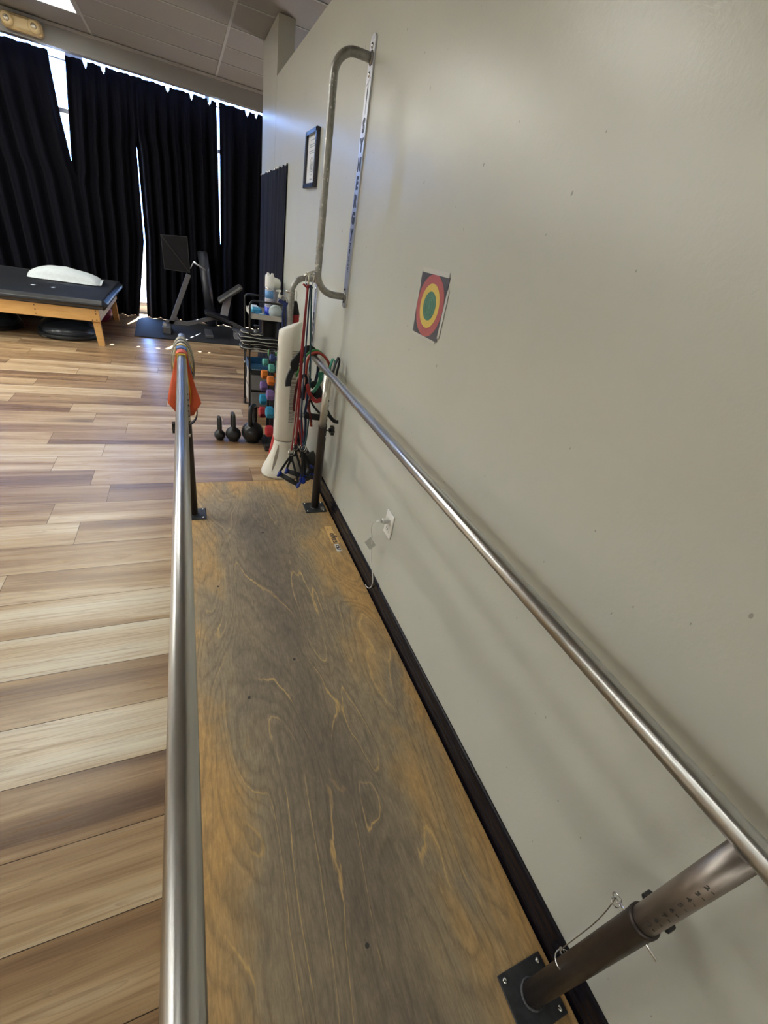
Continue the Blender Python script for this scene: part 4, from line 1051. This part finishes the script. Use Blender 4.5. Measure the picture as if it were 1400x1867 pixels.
# ================================================================ HANGING TUBES, STRAPS AND HANDLES
YH = 2.268
def carabiner(c, w_, h, nrm, r=.0028):
    c = Vector(c); n_ = Vector(nrm).normalized(); up = Vector((0, 0, 1)); s_ = n_.cross(up).normalized()
    m = MB(); m.ring([c + s_ * w_ * math.cos(a) * (1 if math.sin(a) > 0 else .75) + up * h * math.sin(a) for a in [2 * PI * i / 30 for i in range(30)]], r, 8, closed=True); return m
def strandpts(pl, y): return [at(1, y if len(p) == 2 else p[2], p[0], p[1]) for p in pl]
SILV = mat('carabiner_steel', (.62, .62, .58), .22, .9)
def handle_grip(par, a, b, ring_c, mt_r=SILV):
    a = Vector(a); b = Vector(b); d = (b - a).normalized()
    m = MB(); m.tube([a + d * .012, a + (b - a) * .5, b - d * .012], [.013, .0155, .013], 16); m.build('grip', m_noisy('foam_black', (.022, .024, .026), .7, .2, 90, .2), par)
    for e, s_ in ((a, 1), (b, -1)):
        m = MB(); m.tube([e - d * s_ * .004, e + d * s_ * .004, e + d * s_ * .016], [.019, .0235, .014], 20); m.build('end_cap', BLUEC, par)
    rc = Vector(ring_c)
    m = MB()
    for e in (a, b): m.strip(bez([rc + Vector((0, 0, -.012)), rc + (e - rc) * .35 + Vector((0, 0, -.004)), e], 6), .005, .0125, (0, 1, 0))
    m.strip([rc + Vector((0, 0, .004)), rc + Vector((0, 0, -.05))], .008, .022, (0, 1, 0)); m.build('strap', WEB, par)
    m = MB(); m.torus(rc + Vector((0, 0, .012)), .0185, .0024, (.25, -1, .35), 30); m.build('steel_ring', mt_r, par)
def tubeset(lab, top, mids, ring_c, grip, mt, r, name='resistance_tube'):
    rc = Vector(ring_c); T_ = Vector(top)
    t = thing(name, tuple(T_), lab, 'resistance tube', 'resistance tubes hung from the wall bar')
    m = MB(); m.tube(bez([T_] + [Vector(q) for q in mids] + [rc + Vector((0, 0, .03))], 10), r, 10)
    m.ring(bez([T_ + Vector((0, 0, -.012)), T_ + Vector((-.022, .004, .004))], 2), r * .8, 8); m.sphere(T_ + Vector((0, 0, -.004)), r * 1.7, 12, 8)
    m.build('tube', mt, t)
    m = MB(); m.tube([rc + Vector((0, 0, .026)), rc + Vector((0, 0, .05))], r * 1.35, 10); m.build('end_sleeve', mt, t)
    handle_grip(t, grip[0], grip[1], rc)
P1 = at(1, YH - .022, 561, 521); P2 = at(1, YH - .018, 566, 520); P3 = at(1, YH - .010, 568, 522)
tubeset('red resistance tube hanging foremost, its black handle lowest with blue ends', P1, strandpts([(551, 620), (545, 700), (539, 760)], YH - .03), at(1, YH - .03, 531, 828), (at(1, YH - .02, 508, 863), at(1, YH - .07, 545, 885)), RED, .0042)
tubeset('thicker dark red resistance tube just right of the foremost red one', P1 + Vector((.003, .012, 0)), strandpts([(553, 620), (547.5, 700), (543.5, 760)], YH - .012), at(1, YH - .01, 538.5, 818), (at(1, YH + .02, 521, 858), at(1, YH - .02, 552, 868)), RED, .0062)
tubeset('navy resistance tube hanging beside the dark red one', P2, strandpts([(558.5, 620), (553, 700), (549, 760)], YH), at(1, YH, 551, 820), (at(1, YH - .05, 551, 876), at(1, YH + .03, 570, 868)), NAVY, .0042)
tubeset('dark teal resistance tube hanging closest to the wall', P3, strandpts([(566, 620), (565, 700), (563, 760), (558, 800)], YH + .012), at(1, YH + .02, 554, 822), (at(1, YH + .0, 556, 872), at(1, YH + .05, 566, 850)), DGREEN, .0045)
for (px, py, lab, nv) in ((560, 511, 'left steel carabiner clipped over the lower grab bar top', (.9, .3, 0)), (567, 512, 'right steel carabiner next to the vertical grab tube', (.3, 1, 0))):
    c0 = at(1, YH - .012, px, py); m = carabiner(c0, .012, .034, nv); o = solo(m, 'carabiner', SILV, tuple(c0), lab, 'carabiner', 'steel carabiners on the wall bars')
# short sling that ties the carabiners to the grab tube
c0 = at(1, YH, 565, 500); m = MB(); m.ring(bez([c0 + Vector((-.03, -.02, -.01)), c0 + Vector((.0, -.03, .012)), c0 + Vector((.032, -.012, .016)), c0 + Vector((.036, .02, .004)), c0 + Vector((0, .024, -.006))], 8, True), .004, 8, closed=True)
solo(m, 'steel_link', SILV, tuple(c0), 'long steel link looped around the vertical grab tube just above its lower bend', 'link')
c1 = at(1, 2.85, 528, 533); m = MB(); m.torus(c1, .024, .0035, (.2, .2, 1), 30); m.torus(c1 + Vector((-.030, -.01, -.045)), .017, .003, (.4, 1, .2), 26, 8, 1.5)
solo(m, 'steel_link', SILV, tuple(c1), 'steel ring pair on the lower grab bar beside the cart bottles', 'link')
c2 = at(1, 2.87, 538.5, 541); m = carabiner(c2, .010, .034, (0, 1, 0)); solo(m, 'carabiner', SILV, tuple(c2), 'slim carabiner holding the black and red cord behind the fan', 'carabiner', 'steel carabiners on the wall bars')
# black & red sleeved cord behind the fan
t = thing('sleeved_cord', tuple(at(1, 2.87, 538, 550)), 'black-topped red sleeved cord hanging behind the tower fan', 'cord')
a = at(1, 2.87, 538, 549); b = at(1, 2.87, 539, 573)
m = MB(); m.tube([a, a + (b - a) * .3, b], [.012, .017, .024], 16); m.build('black_cuff', WEB, t)
pts = bez([b, at(1, 2.87, 538, 592), at(1, 2.86, 528, 680), at(1, 2.84, 512, 760), at(1, 2.80, 500, 800), at(1, 2.77, 494, 832), at(1, 2.78, 502, 842), at(1, 2.82, 512, 800)], 12)
m = MB(); m.tube(pts, [.024 - .006 * min(1, i / 20) + .0018 * math.sin(i * 2.2) for i in range(len(pts))], 14); m.build('red_sleeve', REDV, t)
# blue strap pair behind, hung on the lower bar
t = thing('blue_strap', tuple(at(1, 2.84, 521, 545)), 'royal blue strap loop hanging from the lower grab bar left of the fan', 'strap')
m = MB()
for dx in (-2.5, 3): m.strip(bez(strandpts([(520, 548), (518 + dx, 570), (517.5 + dx, 596), (517 + dx, 640)], 2.84), 6), .009, .004, (1, 0, 0))
m.build('webbing', m_noisy('blue_webbing', (.012, .028, .15), .6, .2, 80, .2), t)
m = MB(); m.strip(bez(strandpts([(508, 547), (516, 552), (524, 556)], 2.83), 5), .022, .01, (0, 0, 1)); m.build('knot', MT['blue_webbing'], t)
# red flat hose looped over the right rail end
def world_strip(lab, name, cat, pl, w_, th, mt, wdir, y, closed=False, n=9, grp=None):
    pts = strandpts(pl, y); m = MB(); m.strip(bez(pts, n, closed), w_, th, wdir, closed); return solo(m, name, mt, tuple(pts[0]), lab, cat, grp)
m = MB(); pts = [(-.020, 2.345, .800), (-.030, 2.34, .835), (-.060, 2.345, .872), (-.100, 2.355, .885), (-.138, 2.36, .862), (-.150, 2.36, .80), (-.148, 2.355, .72), (-.142, 2.35, .64), (-.128, 2.345, .575), (-.112, 2.34, .53), (-.100, 2.34, .46)]
m.tube(bez(pts, 8), .0078, 12); solo(m, 'red_tubing', m_noisy('brick_red_rubber', (.27, .028, .016), .42, .15, 30, .06), (-.1, 2.355, .885), 'brick red rubber tubing arched over the far end of the right rail', 'tubing')
m = MB(); m.tube(bez([(-.055, 2.375, .872), (-.100, 2.378, .893), (-.145, 2.385, .865), (-.180, 2.39, .79), (-.195, 2.40, .735)], 8), .0062, 10); solo(m, 'green_tubing', m_noisy('leaf_green', (.03, .22, .06), .45, .15, 30, .06), (-.1, 2.378, .893), 'green rubber tubing just behind the brick red arch on the right rail', 'tubing')
SG = 'black straps bundled at the right rail end'
world_strip('thick black ankle strap slung from the bar end across the tower fan', 'ankle_strap', 'strap', [(578, 647), (566, 637), (556, 640), (545, 652), (536, 664), (540, 676)], .016, .040, WEB, (0, 1, 0), 2.40)
t = thing('curved_strap', tuple(at(1, 2.42, 533, 662)), 'stiff black curved strap end hanging in front of the fan grille', 'strap')
m = MB(); m.strip(bez(strandpts([(545, 668), (536, 671), (530, 681), (526, 693), (525, 704)], 2.42), 6), .038, .007, (1, .5, 0)); m.build('webbing', m_noisy('slate_webbing', (.025, .03, .04), .6, .3, 120, .3), t)
m = MB(); m.tube(strandpts([(534, 659), (547, 667)], 2.41), .0045, 8); m.box(at(1, 2.41, 534, 666), (.012, .012, .02), .002); m.build('buckle', m_noisy('navy_plastic', (.03, .045, .14), .3, .2, 20, 0), t)
world_strip('thin black strap loop hanging between the red and navy tubes', 'strap_loop', 'strap', [(555, 684), (549, 690), (547, 704), (549, 722), (553, 727), (554, 715), (558, 700), (559, 690)], .006, .014, WEB, (0, 1, 0), 2.33, True)
world_strip('dark red strap edge hanging along the fan grille', 'strap_loop', 'strap', [(545, 690), (540, 710), (536.5, 735), (536, 750)], .014, .004, m_noisy('maroon_webbing', (.10, .012, .015), .6, .2, 80, .2), (1, 0, 0), 2.38)
world_strip('braided navy cord dangling under the rail between the post and the tubes', 'braided_cord', 'cord', [(580, 668), (579, 680), (576, 692), (574, 702)], .016, .010, m_noisy('braid_navy', (.018, .022, .05), .7, .6, 160, .9), (1, 0, 0), 2.33)
world_strip('teal green flat strap hanging diagonally left of the far right post', 'green_strap', 'strap', [(585, 678), (585, 690), (581, 700), (574, 711), (570, 716)], .036, .005, GREEN, (.7, .5, .3), 2.26)
world_strip('black padded strap folded behind the green strap', 'ankle_strap', 'strap', [(566, 706), (572, 700), (580, 706), (583, 718), (586, 727), (578, 722), (572, 716), (568, 722)], .012, .030, WEB, (0, 1, 0), 2.31)
world_strip('bright red flat strap crossing toward the far right post', 'red_strap', 'strap', [(560, 700), (563, 715), (568, 724), (575, 731), (583, 730), (586, 727)], .022, .004, REDV, (.2, .3, 1), 2.24)
world_strip('red strap tail hanging down over the black belt', 'red_strap', 'strap', [(567, 722), (563, 735), (564, 748), (566, 760), (568, 770)], .011, .003, MT['maroon_webbing'], (1, .3, 0), 2.22)
world_strip('thin black cord curving down to the far right post', 'elastic_cord', 'cord', [(566, 728), (570, 738), (576, 746), (583, 754)], .012, .004, WEB, (1, 0, .3), 2.27)
world_strip('wide black belt running from the tubes to the far right post', 'black_belt', 'belt', [(556, 756), (566, 759), (583, 761)], .036, .006, WEB, (0, 0, 1), 2.235)
world_strip('deep blue twisted strap hanging beside the wide black belt', 'navy_strap', 'strap', [(566, 690), (562, 712), (559, 735), (556, 752), (557, 772), (555, 800), (554, 818)], .014, .005, NAVY, (1, .2, 0), 2.30)
world_strip('red ridged sleeve band hanging behind the navy tube', 'red_sleeve', 'strap', [(547, 765), (549, 785), (551, 800), (553, 815)], .026, .008, REDV, (1, 0, 0), 2.32)
# loops over the rail at the wall side of the far right post
world_strip('green strap peak poking up between the right rail and the wall', 'green_strap', 'strap', [(600, 676), (603, 665), (607, 655), (611, 661), (608, 676), (604, 690)], .026, .004, GREEN, (0, 1, 0), 2.19)
world_strip('pointed black strap loop resting between the right rail and the wall', 'black_strap', 'strap', [(605, 690), (609, 672), (614, 658), (617.5, 652), (618.5, 660), (614, 680), (609, 700)], .020, .005, WEB, (0, 1, 0), 2.13)
world_strip('short black strap tail just above the adjustment knob by the wall', 'black_strap', 'strap', [(596, 748), (600, 757), (606, 765), (612, 769), (619, 769)], .020, .005, WEB, (0, .3, 1), 2.15)
m = MB(); q = [at(1, 2.30, 556, 832), at(1, 2.36, 572, 822), at(1, 2.40, 582, 850), at(1, 2.40, 583, 872), at(1, 2.34, 570, 868), at(1, 2.30, 560, 852)]
m.prism(q, (0, -.006, 0), (0, .010, 0)); solo(m, 'door_anchor', m_noisy('anchor_nylon', (.016, .014, .013), .6, .3, 90, .3), tuple(q[0]), 'dark nylon door anchor pad hanging behind the handles beside the right post', 'strap')
